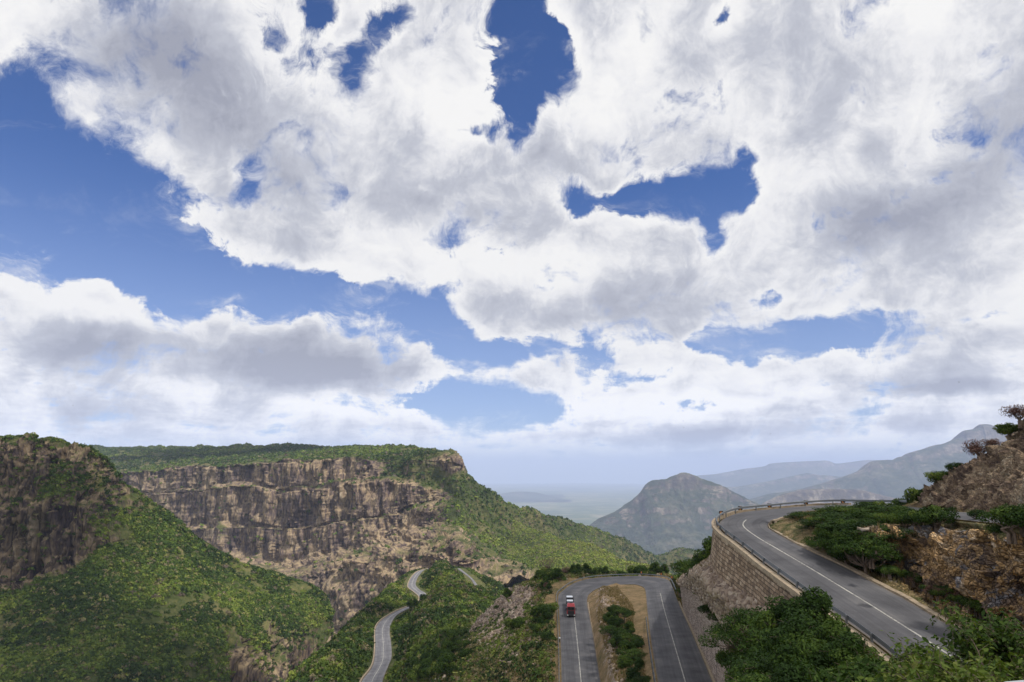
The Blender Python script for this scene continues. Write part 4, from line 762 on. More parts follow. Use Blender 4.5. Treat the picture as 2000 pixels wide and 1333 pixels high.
# ---- loose stones
def stones(pts,size,label,seed,mat):
    r=np.random.RandomState(seed); n=len(pts); base=np.array([(1,1,1),(1,1,-1),(1,-1,1),(1,-1,-1),(-1,1,1),(-1,1,-1),(-1,-1,1),(-1,-1,-1)],float)*0.5
    fc=np.array([(0,2,3,1),(4,5,7,6),(0,1,5,4),(2,6,7,3),(0,4,6,2),(1,3,7,5)]); v=base[None]*(1+r.normal(size=(n,8,3))*0.18); v=v*np.array([1.3,0.9,0.6])*(size[0]+(size[1]-size[0])*r.rand(n,1,1)**2)
    ax=r.normal(size=(n,3)); ax/=np.linalg.norm(ax,axis=1,keepdims=True); th=r.rand(n)*3.14; K=np.zeros((n,3,3)); K[:,0,1]=-ax[:,2];K[:,0,2]=ax[:,1];K[:,1,0]=ax[:,2];K[:,1,2]=-ax[:,0];K[:,2,0]=-ax[:,1];K[:,2,1]=ax[:,0]
    R_=np.eye(3)[None]+np.sin(th)[:,None,None]*K+(1-np.cos(th))[:,None,None]*(K@K); v=np.einsum('nij,nkj->nki',R_,v)+pts[:,None,:]
    f=(fc[None]+(np.arange(n)*8)[:,None,None]).reshape(-1,4)
    return tag(mk('loose_stones',v.reshape(-1,3),f,mat,attrs={'tint':np.repeat(r.rand(n),8)}),label,'stones',kind='stuff')
def m_stone():
    t=NT('loose_stone'); n=t.noise(1.5,5,0.6); f=t.math('ADD',t.math('MULTIPLY',t.attr('tint'),0.6),t.math('MULTIPLY',n,0.4))
    return t.bsdf(t.ramp(f,(0.15,(0.16,0.125,0.11)),(0.45,(0.29,0.22,0.165)),(0.7,(0.41,0.33,0.255)),(0.9,(0.53,0.46,0.39))),0.95,0,0.1)
M['stone']=m_stone()
P,rk=LOFTS['talus']; pa,_=sample(P,1-rk,16000,0.95,0.1,0.0,13,vt=2,rd=-99); stones(pa,(0.22,0.75),'tan broken stones heaped below the tall retaining wall',13,M['stone'])
P,rk=LOFTS['slope_left']; pa,_=sample(P,1-rk,7500,0.55,0.03,0.0,14); stones(pa,(0.25,1.0),'pale rubble spilling down the ridge left of the lower bend',14,M['stone'])
P,rk=LOFTS['isl']; pa,_=sample(P,1-rk,420,0.75,0.1,0.0,15); stones(pa,(0.25,0.8),'pale rocks along the left flank of the lower island',15,M['stone'])
P,rk=LOFTS['cut']; pa,_=sample(P,1-rk,700,0.6,0.1,0.0,16); stones(pa,(0.15,0.5),'small fallen stones at the rock cutting',16,M['stone'])
# ================================================================ trees and bushes, one by one
def tube(path,rad,k=6):
    path=np.array(path,float); n=len(path); V=[]; Fc=[]
    for i in range(n):
        t=path[min(i+1,n-1)]-path[max(i-1,0)]; t/=np.linalg.norm(t)+1e-9; a=np.cross(t,[0.3,0.9,0.1]); a/=np.linalg.norm(a)+1e-9; b=np.cross(t,a)
        for j in range(k): th=2*math.pi*j/k; V.append(path[i]+(a*math.cos(th)+b*math.sin(th))*rad[i])
    for i in range(n-1):
        for j in range(k): Fc.append((i*k+j,i*k+(j+1)%k,(i+1)*k+(j+1)%k,(i+1)*k+j))
    return V,Fc
def leaves(centres,normals_,size,r,aspect=0.45,droop=0.0):
    n=len(centres); a=np.cross(normals_,r.normal(size=(n,3))); a/=np.linalg.norm(a,axis=1,keepdims=True)+1e-9; a[:,2]-=droop; b=np.cross(normals_,a); b/=np.linalg.norm(b,axis=1,keepdims=True)+1e-9
    s=size*(0.7+0.6*r.rand(n,1)); return np.stack([centres-a*s*0.5,centres+b*s*aspect*0.5+a*s*0.02,centres+a*s*0.5,centres-b*s*aspect*0.5+a*s*0.02],1)
def make_tree(kind,seed,Rr=3.0,H=5.0,nl=5200,leaf=0.26,lumps=16,flat=0.6,name='tree',trunk=True,mat='leaf',tb=(0.2,0.65),aspect=0.5,dens=1.0,stems=1):
    """unit-positioned tree at the origin: crown radius Rr, height H"""
    r=np.random.RandomState(seed); L_=[]
    for k in range(lumps):
        if kind=='layer':       # umbrella-like pads at several heights
            a=r.rand()*6.283; q=math.sqrt(r.rand())*0.85; z_=H*(0.93-0.36*q*q-0.30*r.rand()*(1-0.3*q)); L_.append((np.array([math.cos(a)*q*Rr,math.sin(a)*q*Rr,z_]),Rr*(0.24+0.18*r.rand()),0.32+0.12*r.rand()))
        elif kind=='bush':
            a=r.rand()*6.283; q=math.sqrt(r.rand())*0.72; L_.append((np.array([math.cos(a)*q*Rr,math.sin(a)*q*Rr,H*(0.30+0.40*r.rand()*(1-q*0.6))]),Rr*(0.26+0.2*r.rand()),flat+0.25*r.rand()))
        else:
            a=r.rand()*6.283; e=r.rand(); q=math.sqrt(r.rand())*0.72*math.sin(math.pi*(0.2+0.75*e)); L_.append((np.array([math.cos(a)*q*Rr,math.sin(a)*q*Rr,H*(0.38+0.52*e)]),Rr*(0.22+0.2*r.rand()),flat+0.3*r.rand()))
    wts=np.array([l[1]**2 for l in L_]); wts/=wts.sum(); ks=r.choice(len(L_),nl,p=wts)
    C_=np.array([l[0] for l in L_])[ks]; R_=np.array([l[1] for l in L_])[ks]; Fl=np.array([l[2] for l in L_])[ks]
    d=r.normal(size=(nl,3)); d[:,2]+=0.35; d/=np.linalg.norm(d,axis=1,keepdims=True); rad=0.55+0.5*r.rand(nl)**0.6
    p=C_+d*(R_*rad)[:,None]*np.stack([Fl*0+1,Fl*0+1,Fl],1); p+= (fbm(p*1.7,2,seed)[:,None]-0.5)*R_[:,None]*0.5
    n=d+r.normal(size=(nl,3))*0.5+np.array([0,0,0.5 if kind=='layer' else 0.25]); n/=np.linalg.norm(n,axis=1,keepdims=True)
    Lv=leaves(p,n,leaf,r,aspect); lt=r.rand(len(L_))*(tb[1]-tb[0])+tb[0]; t=lt[ks]+r.normal(size=nl)*0.09
    root=empty(name); root['R']=Rr
    cr=mk('crown',Lv.reshape(-1,3),np.arange(nl*4).reshape(-1,4),M[mat],parent=root,attrs={'tint':np.repeat(t,4)})
    V=[];Fc=[]
    def add(pth,rd,k=6):
        v,f=tube(pth,rd,k); o=len(V); V.extend(v); Fc.extend([tuple(x+o for x in q) for q in f])
    tr=Rr*0.055
    for s_ in range(stems):
        bx,by=(r.rand(2)-0.5)*Rr*0.25*(stems>1); fork=np.array([bx*1.6+r.normal()*0.1*Rr,by*1.6+r.normal()*0.1*Rr,H*(0.28 if kind!='bush' else 0.12)])
        add([(bx,by,-0.6),(bx,by,0),fork*0.55+np.array([bx,by,0])*0.45,fork],[tr*1.5,tr*1.25,tr,tr*0.85])
        for k in range(s_,len(L_),stems):
            c,rr,fl=L_[k]; mid=fork*0.45+c*0.55+np.array([0,0,-0.06*H])+r.normal(size=3)*0.05*Rr; add([fork,mid,c],[tr*0.6,tr*0.35,tr*0.12],5)
            for q in range(3):
                e=c+r.normal(size=3)*rr*0.55*np.array([1,1,fl]); add([mid*0.3+c*0.7,(c+e)/2,e],[tr*0.2,tr*0.12,tr*0.05],4)
    if trunk: mk('trunk',np.array(V),Fc,M['bark'],parent=root)
    return root
PROTO={}
def proto(key,**k):
    PROTO[key]=[make_tree(seed=k.pop('seed')+i*7,**dict(k)) if False else make_tree(**{**k,'seed':k['seed']+i*7}) for i in range(k.pop('count',2))]
def build_protos():
    def P_(key,count,**k): PROTO[key]=[[make_tree(**{**k,'seed':k['seed']+i*7}),False] for i in range(count)]
    P_('layer',3,kind='layer',seed=101,Rr=3.6,H=4.6,nl=7000,leaf=0.24,lumps=26,name='acacia_tree',tb=(0.15,0.55))
    P_('round',3,kind='tree',seed=131,Rr=2.6,H=5.0,nl=6500,leaf=0.26,lumps=20,flat=0.7,name='tree',tb=(0.1,0.6))
    P_('bush',3,kind='bush',seed=161,Rr=1.5,H=2.0,nl=2600,leaf=0.17,lumps=13,name='bush',tb=(0.1,0.65),stems=3)
    P_('broad',2,kind='bush',seed=181,Rr=2.2,H=3.0,nl=3600,leaf=0.34,lumps=16,name='bush',tb=(0.25,0.75),aspect=0.42,stems=3)
    P_('dry',2,kind='bush',seed=191,Rr=1.5,H=1.9,nl=1900,leaf=0.13,lumps=14,name='dry_bush',mat='drybush',tb=(0.1,0.9),stems=3)
    P_('bare',1,kind='layer',seed=197,Rr=3.0,H=5.0,nl=260,leaf=0.2,lumps=22,name='bare_tree',mat='drybush',tb=(0.1,0.6))
build_protos(); CNT=0
def plant(key,p,scale,label,cat,group=None,rz=None,sz=1.0):
    global CNT
    pr=PROTO[key]; e=pr[CNT%len(pr)]; CNT+=1
    if not e[1]: e[1]=True; r=e[0]
    else:
        r=e[0].copy(); COL.objects.link(r)
        for ch in e[0].children:
            c=ch.copy(); COL.objects.link(c); c.parent=r
    for k_ in ('label','category','group'):
        if k_ in r: del r[k_]
    r.location=tuple(p); r.rotation_euler=(0,0,random.random()*6.28 if rz is None else rz); r.scale=(scale,scale,scale*sz); tag(r,label,cat,group); return r
def ground_at(key,x,y):
    P=LOFTS[key][0].reshape(-1,3); d=(P[:,0]-x)**2+(P[:,1]-y)**2; return P[d.argmin()][2]
def tree_px(key,px,py_base,Y,scale,label,cat,group=None,sz=1.0,dz=0.0,g=None):
    p=Q(px,py_base,Y)
    if g: p[2]=ground_at(g,p[0],p[1])
    p[2]+=dz; return plant(key,p,scale,label,cat,group,sz=sz)
# trees below the tall wall (photo x, crown-top y, distance, scale)
G1='trees on the berm between the tall wall and the sloping stone wall'
for i,(x,yt,Y,s,k,sz) in enumerate([(1590,1165,50,.95,'round',1),(1530,1180,55,1.0,'round',1),(1480,1195,62,1.0,'layer',.9),(1432,1224,68,.85,'layer',.8),(1560,1215,46,.95,'round',.9),(1500,1232,50,.9,'round',.9),(1620,1225,41,.75,'round',.95),(1655,1248,38,.7,'round',.9),(1580,1255,39,.8,'round',.9),(1520,1275,42,.85,'layer',.8),(1492,1282,46,.8,'round',.9),(1690,1275,33,.62,'broad',1),(1640,1290,33,.7,'broad',1),(1560,1310,34,.7,'round',.9),(1500,1325,38,.75,'layer',.9),(1478,1318,44,.7,'round',.9),(1720,1305,30,.55,'broad',1),(1600,1330,30,.6,'broad',1),(1428,1258,66,1.2,'bush',1.2),(1446,1286,62,1.2,'bush',1.2),(1466,1316,56,1.2,'bush',1.2)]):
    h={'round':5.0,'layer':4.6,'broad':3.0,'bush':2.0}[k]*s*sz; p=Q(x,yt,Y); p[2]-=h*0.95
    plant(k,p,s,['dark','deep green','leafy','bushy','shady'][i%5]+' tree under the tall wall, '+['topmost of the thicket, touching the road edge','just left of the topmost tree','against the foot of the wall','at the far left tip, reaching over the stone wall','below the topmost tree','in the upper middle','by the guardrail, upper','by the guardrail, middle','in the centre','left of the centre','on the lower left side','by the guardrail, lower','right of the lower centre','in the lower middle','at the bottom left','at the leftmost bottom corner','by the guardrail at the bottom','at the very bottom edge','lowest of all','low bush at the left tip','second low bush on the left side','third low bush near the bottom left'][i],'tree',G1,sz=sz)
# island thicket of flat-topped acacias
G2='flat-topped acacias on the upper hairpin island'
for i,(x,yt,Y,s,k) in enumerate([(1572,1003,88,.62,'layer'),(1595,1001,87,.75,'layer'),(1625,996,85,.95,'round'),(1655,990,84,.95,'layer'),(1690,987,83,1.0,'round'),(1722,989,81,.95,'layer'),(1755,995,79,.9,'round'),(1610,1010,79,.8,'round'),(1645,1004,77,1.0,'layer'),(1680,1002,76,1.0,'round'),(1715,1004,75,1.0,'layer'),(1748,1010,73,.9,'round'),(1600,1022,80,.62,'layer'),(1632,1022,73,.85,'round'),(1665,1020,71,.9,'layer'),(1698,1022,70,.9,'round'),(1728,1026,69,.8,'layer'),(1650,1038,69,.72,'round'),(1685,1042,67,.72,'layer'),(1620,1036,72,.6,'layer')]):
    s*=1.15; yt-=3; h={'round':5.0,'layer':4.6}[k]*s*0.8*0.95; p=Q(x,yt,Y); p[2]-=h*0.97; rowi='back' if i<7 else ('middle' if i<12 else 'front'); n0=(0,7,12)[0 if i<7 else (1 if i<12 else 2)]; top_=Q(x,yt,Y)[2]; gz=ground_at('cut',p[0],p[1])-0.3; zsc=float(np.clip((top_-gz)/({'round':5.0,'layer':4.6}[k]*s*0.95*0.97),0.45,1.7)); p[2]=top_-{'round':5.0,'layer':4.6}[k]*s*0.95*0.97*zsc
    plant(k,p,s*0.95,f'{("flat-topped" if k=="layer" else "rounded")} tree, {rowi} row of the upper island thicket, number {["one","two","three","four","five","six","seven","eight"][i-n0]} from the left','tree',G2,sz=zsc)
for (x,yb,Y,s_,l) in [(1730,1040,74,1.25,'bush closing the gap in the middle of the acacia thicket'),(1752,1036,72,1.2,'bush right of the gap in the middle of the acacia thicket'),(1700,1050,72,1.1,'dark bush low in the middle of the acacia thicket'),(1700,1098,66,1.0,'bush under the umbrella crown at the front of the thicket'),(1672,1092,68,0.9,'bush at the road edge in front of the acacia thicket'),(1828,1030,66,1.3,'leafy green bush between the upper road and the rock cutting top'),(1797,1032,67,1.15,'rounded green bush at the right end of the acacia thicket'),(1770,1034,68,1.0,'bush merging into the right end of the acacia thicket'),(1908,1014,61,.55,'small upright bush in front of the upper road'),(1972,1042,50,1.2,'light green bush on the grassy top near the right edge'),(2000,1034,50,1.15,'large light green bush beside the upper road at the right edge'),(1945,1046,51,.55,'low green bush left of the large one at the right edge'),(1712,1078,62,.35,'tiny green bush growing on the rock cutting face'),(1738,1125,57,.45,'green bush at the foot of the rock cutting')]:
    p=Q(x,yb,Y); plant('bush',p,s_,l,'bush')
for i,(x,yt,Y,s,k,l) in enumerate([(1715,972,101,1.3,'broad','broad-leaved bush behind the guardrail near the last curve marker'),(1745,978,99,1.0,'bush','low bush behind the guardrail end'),(1765,968,97,1.3,'bush','bush at the end of the guardrail beside the rocky hill'),(1803,946,92,1.0,'broad','slim leafy bush at the foot of the rocky hill'),(1695,975,104,.8,'bush','small bush behind the far side of the upper guardrail')]):
    p=Q(x,yt,Y); p[2]-={'bush':2.0,'broad':3.0}[k]*s*0.9; plant(k,p,s,l,'bush')
for i,(x,yt,Y,s,k,l) in enumerate([(1836,918,86,1.2,'bush','grey-green shrub on the lower edge of the rocky hill'),(1862,902,84,.8,'bush','small shrub halfway up the rocky hill edge'),(1908,860,81,1.45,'dry','reddish leafless shrub leaning out from the rocky hill'),(1938,856,79,.8,'dry','small dry shrub above the reddish one on the rocky hill'),(1966,826,75,.62,'broad','green layered tree overhanging the top of the rocky hill'),(1986,790,73,1.2,'dry','bare twiggy tree at the top right corner of the rocky hill')]):
    p=Q(x,yt,Y); p[2]-={'bush':2.0,'broad':3.0,'dry':1.9}[k]*s*0.8; plant(k,p,s,l,'bush')
for i,(x,y,Y,s) in enumerate([(1605,1036,78,.6),(1632,1046,74,.65),(1662,1056,71,.7),(1690,1060,69,.7),(1718,1056,69,.7),(1745,1048,70,.7),(1770,1038,71,.65),(1585,1030,81,.5)]):
    p=Q(x,y+6,Y); p[2]=ground_at('cut',p[0],p[1])-0.2
    plant('bush',p,s*1.5,'dark bush at the foot of the acacia thicket, number '+['two','three','four','five','six','seven','eight','one'][i]+' from the left','bush','bushes at the foot of the upper thicket')
for i,(x,yt,Y,s,l) in enumerate([(800,1176,456,1.3,'tree hiding the dip in the winding spur road'),(811,1175,460,1.2,'tree right of the one hiding the dip in the spur road'),(826,1165,520,1.4,'tree on the inside of the far bend of the spur road')]):
    p=Q(x,yt,Y); p[2]-=4.6*s*.9; plant('round',p,s,l,'tree')
# lower island
G3='dark trees growing down the middle of the lower island'
ORD=['topmost','second from the top','third from the top','fourth from the top','fifth from the top','sixth from the top','seventh from the top','eighth from the top','eighth from the bottom','seventh from the bottom','sixth from the bottom','fifth from the bottom','fourth from the bottom','third from the bottom','second from the bottom','lowest']
for i,(x,yt,Y,s,k) in enumerate([(1197,1182,186,1.0,'round'),(1218,1188,182,.85,'layer'),(1188,1198,180,.8,'round'),(1205,1205,174,1.0,'round'),(1228,1217,168,.85,'round'),(1192,1222,168,.8,'layer'),(1208,1228,163,1.0,'round'),(1228,1236,159,.95,'layer'),(1203,1243,156,.8,'round'),(1245,1246,153,.8,'round'),(1222,1254,150,1.0,'round'),(1240,1268,144,.9,'layer'),(1222,1280,142,.85,'round'),(1250,1292,136,.85,'round'),(1238,1308,132,.9,'round'),(1258,1322,126,.75,'layer')]):
    h={'round':5.0,'layer':4.6}[k]*s*0.9*0.95; p=Q(x,yt,Y); p[2]-=h*0.95; plant(k,p,s*0.95,'dark green tree on the lower hairpin island, '+ORD[i]+' in the strip','tree',G3,sz=0.9)
# around the lower bend
for i,(x,yt,Y,s,k,l,ct) in enumerate([(1390,1065,118,1.3,'round','dark tree tucked against the corner of the tall retaining wall','tree'),(1372,1085,128,1.1,'round','bushy tree just left of the tall wall corner','tree'),(1350,1100,150,1.2,'layer','flat-topped tree on the bank left of the tall wall','tree'),(1362,1110,140,1.0,'round','dark tree at the top of the loose stone slope','tree'),(1335,1118,200,1.3,'bush','bush on the bank at the right end of the lower bend','bush'),(1328,1148,200,1.1,'bush','bush beside the road where the right leg leaves the lower bend','bush'),(1368,1140,145,1.2,'broad','leafy bush at the top of the sloping stone wall','bush'),(1385,1175,120,1.3,'bush','bush on the ledge above the sloping stone wall','bush'),(1400,1195,112,1.0,'bush','lower bush on the ledge above the sloping stone wall','bush'),(1450,1160,76,.5,'bush','small bush at the foot of the tall wall','bush'),
  (1070,1090,292,1.5,'bare','bare dark tree standing on the ridge left of the lower bend','tree'),(1112,1108,300,1.5,'bush','round bush behind the guardrail at the left of the lower bend','bush'),(1155,1115,300,1.6,'bush','low green bush behind the lower bend guardrail','bush'),(1195,1116,300,1.4,'bush','flat bush behind the middle of the lower bend guardrail','bush'),(1275,1116,292,1.3,'bush','bush behind the lower bend guardrail beside the curve markers','bush')]):
    h={'round':5.0,'layer':4.6,'bush':2.0,'broad':3.0,'bare':5.0}[k]; p=Q(x,yt,Y); p[2]-=h*s*0.85; plant(k,p,s,l,ct)
# individual bushes on the left slope of the lower road
P,rk=LOFTS['slope_left']; pa,_=sample(P,rk,400,0.5,0.05,0.2,33,frust=1.0); pa=pa[:180]
for i,p in enumerate(pa):
    k=('bush','bush','broad','dry','bush')[i%5] if i%3 else 'round'; s=(0.9+random.random()*1.0)*(0.55 if k=='round' else 1.0)
    qx,qy=proj(p); hz_='far left' if qx<850 else 'left' if qx<920 else 'middle' if qx<985 else 'right' if qx<1052 else ''
    zn=(('top' if qy<1160 else 'upper' if qy<1195 else 'middle' if qy<1250 else 'lower' if qy<1295 else 'bottom')+' of the guardrail verge') if not hz_ else (('at the bottom edge, ' if qy>1295 else 'low down, ' if qy>1260 else 'halfway down, ' if qy>1215 else 'by the rubble ridge, ')+hz_); szw='large' if s>(0.85 if k=='round' else 1.5) else ('small' if s<(0.65 if k=='round' else 1.15) else 'medium')
    nm_={'bush':'rounded green bush','broad':'loose-leaved bush','dry':'brown dry bush','round':'green tree'}[k]; lab=f'{szw} {nm_}, {zn}, left of the lower road'; ct='tree' if k=='round' else 'bush'; gp={'bush':'green bushes','broad':'leafy bushes','dry':'dry bushes','round':'small trees'}[k]+' on the slope left of the lower road'
    plant(k,p-np.array([0,0,0.2]),s*(1.45 if (qx<1010 and qy>1235 and k!='dry') else 1.0),lab,ct,gp)
# verge plants under the rock cutting
DN=[('%s along the ditch under the rock cutting'%q) for q in ['nearest the bend','second','third','fourth','fifth','sixth','seventh','eighth','ninth','tenth','eleventh','twelfth','thirteenth','fourteenth','fifteenth','sixteenth','seventeenth','eighteenth','nineteenth','twentieth','sixth from the right','fifth from the right','fourth from the right','third from the right','second from the right','rightmost']]
for i in range(26):
    t=i/25; x=1640+t*330+random.uniform(-8,8); pf=PZ(1664+t*300,1092+t*128+random.uniform(-6,4),-9.0-2.8*t); k='dry' if i%3==1 else 'bush'
    plant(k,pf,0.38+random.random()*0.3,{'bush':'low green weed, '+DN[i],'dry':'brown dry weed, '+DN[i]}[k],'bush',{'bush':'green weeds along the ditch','dry':'dry weeds along the ditch'}[k])
# ---- foreground leafy branches
def fore(seed,base,n,reach,label,leafsize=0.13,up=0.6,tb=(0.35,0.8),sprd=1.0):
    r=np.random.RandomState(seed); base=np.array(base); root=empty('leafy_shrub',tuple(base)); V=[];Fc=[];LC=[];LN=[]
    for b in range(n):
        a=r.rand()*6.283; d=np.array([math.cos(a)*sprd,math.sin(a)*sprd,up*(0.6+0.8*r.rand())]); d/=np.linalg.norm(d); ln=reach*(0.6+0.5*r.rand()); pth=[np.zeros(3)]; cur=d.copy()
        for q in range(9):
            cur=cur+r.normal(size=3)*0.13+np.array([0,0,-0.035*q*0.6]); cur/=np.linalg.norm(cur); pth.append(pth[-1]+cur*ln/9)
            if q>1:
                for tw in range(3):
                    sd_=np.cross(cur,r.normal(size=3)); sd_/=np.linalg.norm(sd_); tl=ln*0.16*(0.6+r.rand()); e=pth[-1]+(sd_+cur*0.6)*tl
                    v,f=tube([pth[-1],(pth[-1]+e)/2,e],[0.006,0.004,0.002],4); o=len(V); V.extend(v); Fc.extend([tuple(x+o for x in qq) for qq in f])
                    m=r.randint(7,12); tt=np.linspace(0.25,1.0,m)[:,None]; c=pth[-1]+(e-pth[-1])*tt+r.normal(size=(m,3))*0.035
                    LC.append(c); nn=r.normal(size=(m,3))*0.5+np.array([0,0,1.0])+0.0*c; LN.append(nn/np.linalg.norm(nn,axis=1,keepdims=True))
        v,f=tube(pth,np.linspace(0.022,0.006,len(pth)),5); o=len(V); V.extend(v); Fc.extend([tuple(x+o for x in qq) for qq in f])
    C_=np.concatenate(LC); N_=np.concatenate(LN); n_=len(C_)
    a=np.cross(N_,r.normal(size=(n_,3))); a/=np.linalg.norm(a,axis=1,keepdims=True); a[:,2]-=0.3; b_=np.cross(N_,a); b_/=np.linalg.norm(b_,axis=1,keepdims=True); s=leafsize*(0.6+0.7*r.rand(n_,1))
    P0=C_; P1=C_+a*s*0.35+b_*s*0.24; P2=C_+a*s*0.72+b_*s*0.18; P3=C_+a*s-N_*s*0.12; P4=C_+a*s*0.72-b_*s*0.18; P5=C_+a*s*0.35-b_*s*0.24; M1=C_+a*s*0.38-N_*s*0.05; M2=C_+a*s*0.72-N_*s*0.07
    LV=np.stack([P0,P1,P2,P3,P4,P5,M1,M2],1).reshape(-1,3); k=np.arange(n_)[:,None]*8
    Fq=np.concatenate([np.stack([k[:,0]+x for x in q],1) for q in ((0,6,1,1),)],0) if False else None
    T3=np.concatenate([k+np.array([[0,6,1]]),k+np.array([[1,6,7]]),k+np.array([[1,7,2]]),k+np.array([[2,7,3]]),k+np.array([[0,5,6]]),k+np.array([[5,4,7]]),k+np.array([[5,7,6]]),k+np.array([[4,3,7]])],0)
    t=np.clip(tb[0]+(tb[1]-tb[0])*r.rand(n_),0,1)
    mk('foliage',LV,T3,M['leaf'],parent=root,smooth=False,attrs={'tint':np.repeat(t,8)}); mk('branches',np.array(V),Fc,M['bark'],parent=root); tag(root,label,'shrub'); return root
for i,(x,y,Y,n,rc,l,ls,tb) in enumerate([(1830,1345,15,30,1.7,'bright green leafy shrub in the foreground at the bottom edge',0.15,(0.55,1.0)),(1940,1285,17,34,2.2,'large leafy shrub filling the bottom right corner',0.15,(0.35,.85)),(1998,1222,19,30,2.1,'dark leafy shrub at the right edge below the rock cutting',0.15,(.2,.6)),(1885,1290,20,22,1.7,'leafy shrub hanging over the upper road near the bottom right',0.14,(.3,.75)),(1750,1350,22,26,2.2,'broad-leaved shrub at the bottom edge left of the foreground shrubs',0.22,(.2,.5)),(1675,1335,26,22,2.4,'dark broad-leaved shrub beside the roadside guardrail at the bottom',0.24,(.15,.45)),(1960,1350,11,22,1.3,'yellow-green leafy shrub at the bottom right near the concrete corner',0.12,(.5,.9))]):
    fore(300+i,Q(x,y,Y)-np.array([0,0,rc*0.45]),n,rc,l,ls,tb=tb)
# ================================================================ vehicles, signs, birds
def box(V,Fc,x0,x1,y0,y1,z0,z1,tx=0.0,ty0=0.0,ty1=0.0):
    """box with optional inward taper of its top (tx sides, ty0 front, ty1 back)"""
    o=len(V); V+= [(x0,y0,z0),(x1,y0,z0),(x1,y1,z0),(x0,y1,z0),(x0+tx,y0+ty0,z1),(x1-tx,y0+ty0,z1),(x1-tx,y1-ty1,z1),(x0+tx,y1-ty1,z1)]
    Fc+= [(o,o+3,o+2,o+1),(o+4,o+5,o+6,o+7),(o,o+1,o+5,o+4),(o+1,o+2,o+6,o+5),(o+2,o+3,o+7,o+6),(o+3,o,o+4,o+7)]
def bmesh_obj(name,boxes,mat,parent,bev=0.03):
    V=[];Fc=[]
    for b in boxes: box(V,Fc,*b)
    o=mk(name,np.array(V,float),Fc,mat,parent=parent)
    if bev: m=o.modifiers.new('bevel','BEVEL'); m.width=bev; m.segments=2; m.limit_method='ANGLE'
    return o
def paint(name,col,rough=0.3,metal=0.0,coat=0.5):
    t=NT(name); n=t.noise(3,4,0.6); c=t.mix(t.rng(n,0.35,0.7),col,tuple(x*0.8+0.01 for x in col)); m=t.bsdf(c,rough,metal,0.5); m.node_tree.nodes['Principled BSDF'].inputs['Coat Weight'].default_value=coat; return m
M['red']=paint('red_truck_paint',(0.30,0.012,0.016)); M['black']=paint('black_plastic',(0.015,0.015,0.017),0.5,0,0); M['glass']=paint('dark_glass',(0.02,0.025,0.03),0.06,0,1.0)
M['tarp']=paint('pale_tarpaulin',(0.62,0.66,0.72),0.5,0,0.1); M['lamp']=paint('lamp_lens',(0.75,0.75,0.72),0.15); M['rim']=paint('wheel_rim',(0.35,0.35,0.36),0.35,0.8,0); M['tyre']=plain('tyre_rubber',(0.02,0.02,0.02),0.85); M['carblue']=paint('dark_blue_car_paint',(0.03,0.045,0.07))
def wheel(parent,x,y,r,w):
    def cyl(nm,rr,x0,x1,mat,par,loc):
        k=20; a=np.linspace(0,2*math.pi,k,endpoint=False); v=[(x0,math.cos(t)*rr,math.sin(t)*rr) for t in a]+[(x1,math.cos(t)*rr,math.sin(t)*rr) for t in a]
        f=[(i,(i+1)%k,k+(i+1)%k,k+i) for i in range(k)]+[tuple(range(k))[::-1],tuple(range(k,2*k))]; o=mk(nm,np.array(v),f,mat,parent=par); o.location=loc; return o
    wv=cyl('wheel',r,-w/2,w/2,M['tyre'],parent,(x,y,r)); s=1 if x>0 else -1
    cyl('rim',r*0.55,s*w/2-0.02,s*w/2+0.02,M['rim'],wv,(0,0,0)); cyl('tread',r*1.01,-w*0.42,w*0.42,M['tyre'],wv,(0,0,0)) if False else None
def direction_at(C_,p): 
    j=np.linalg.norm(C_[:,:2]-np.array(p[:2]),axis=1).argmin(); j=max(1,min(len(C_)-2,j)); d=C_[j-1]-C_[j+1]; return d/np.linalg.norm(d),C_[j]
lC=(lA+lB)/2; tp_=PZ(1115.5,1206,-42.72); dr,cc=direction_at(lC,tp_)
tr=empty('truck',tuple(tp_),math.atan2(dr[1],dr[0])+math.pi/2); tr.rotation_euler=(math.asin(-dr[2])*-1.0*0,0,math.atan2(dr[1],dr[0])+math.pi/2)
tr.location.z=cc[2]+0.06; tag(tr,'red lorry with a pale load driving down the left leg of the lower hairpin','truck')
# front of the truck looks to -Y in its own space
bmesh_obj('cab',[(-1.25,1.25,0.0,2.2,0.9,3.05,0.06,0.18,0.0)],M['red'],tr,0.08)
bmesh_obj('roof_fairing',[(-1.15,1.15,0.35,2.15,3.05,3.75,0.12,0.9,0.0)],M['red'],tr,0.08)
bmesh_obj('roof_hatch',[(-0.45,0.45,1.45,1.95,3.75,3.80)],M['black'],tr,0.01)
bmesh_obj('windscreen',[(-1.08,1.08,0.02,0.14,1.95,2.80,0.05,0.13,-0.13)],M['glass'],tr,0.02)
bmesh_obj('sun_visor',[(-1.12,1.12,-0.25,0.16,2.82,2.92)],M['black'],tr,0.02)
bmesh_obj('grille',[(-0.95,0.95,-0.05,0.02,0.95,1.85)],M['black'],tr,0.02)
bmesh_obj('bumper',[(-1.25,1.25,-0.22,0.25,0.38,0.92)],M['black'],tr,0.06)
for s in (-1,1):
    bmesh_obj('headlight',[(s*0.98-0.2,s*0.98+0.2,-0.26,-0.2,0.55,0.78)],M['lamp'],tr,0.02); bmesh_obj('mirror',[(s*1.45-0.12,s*1.45+0.12,0.1,0.25,1.9,2.7)],M['black'],tr,0.03)
    bmesh_obj('side_window',[(s*1.215-0.03,s*1.215+0.03,0.35,1.3,1.95,2.65)],M['glass'],tr,0.01)
bmesh_obj('chassis',[(-0.5,0.5,0.4,19.0,0.75,1.05),(-1.22,1.22,3.0,19.0,1.05,1.30)],M['black'],tr,0.02)
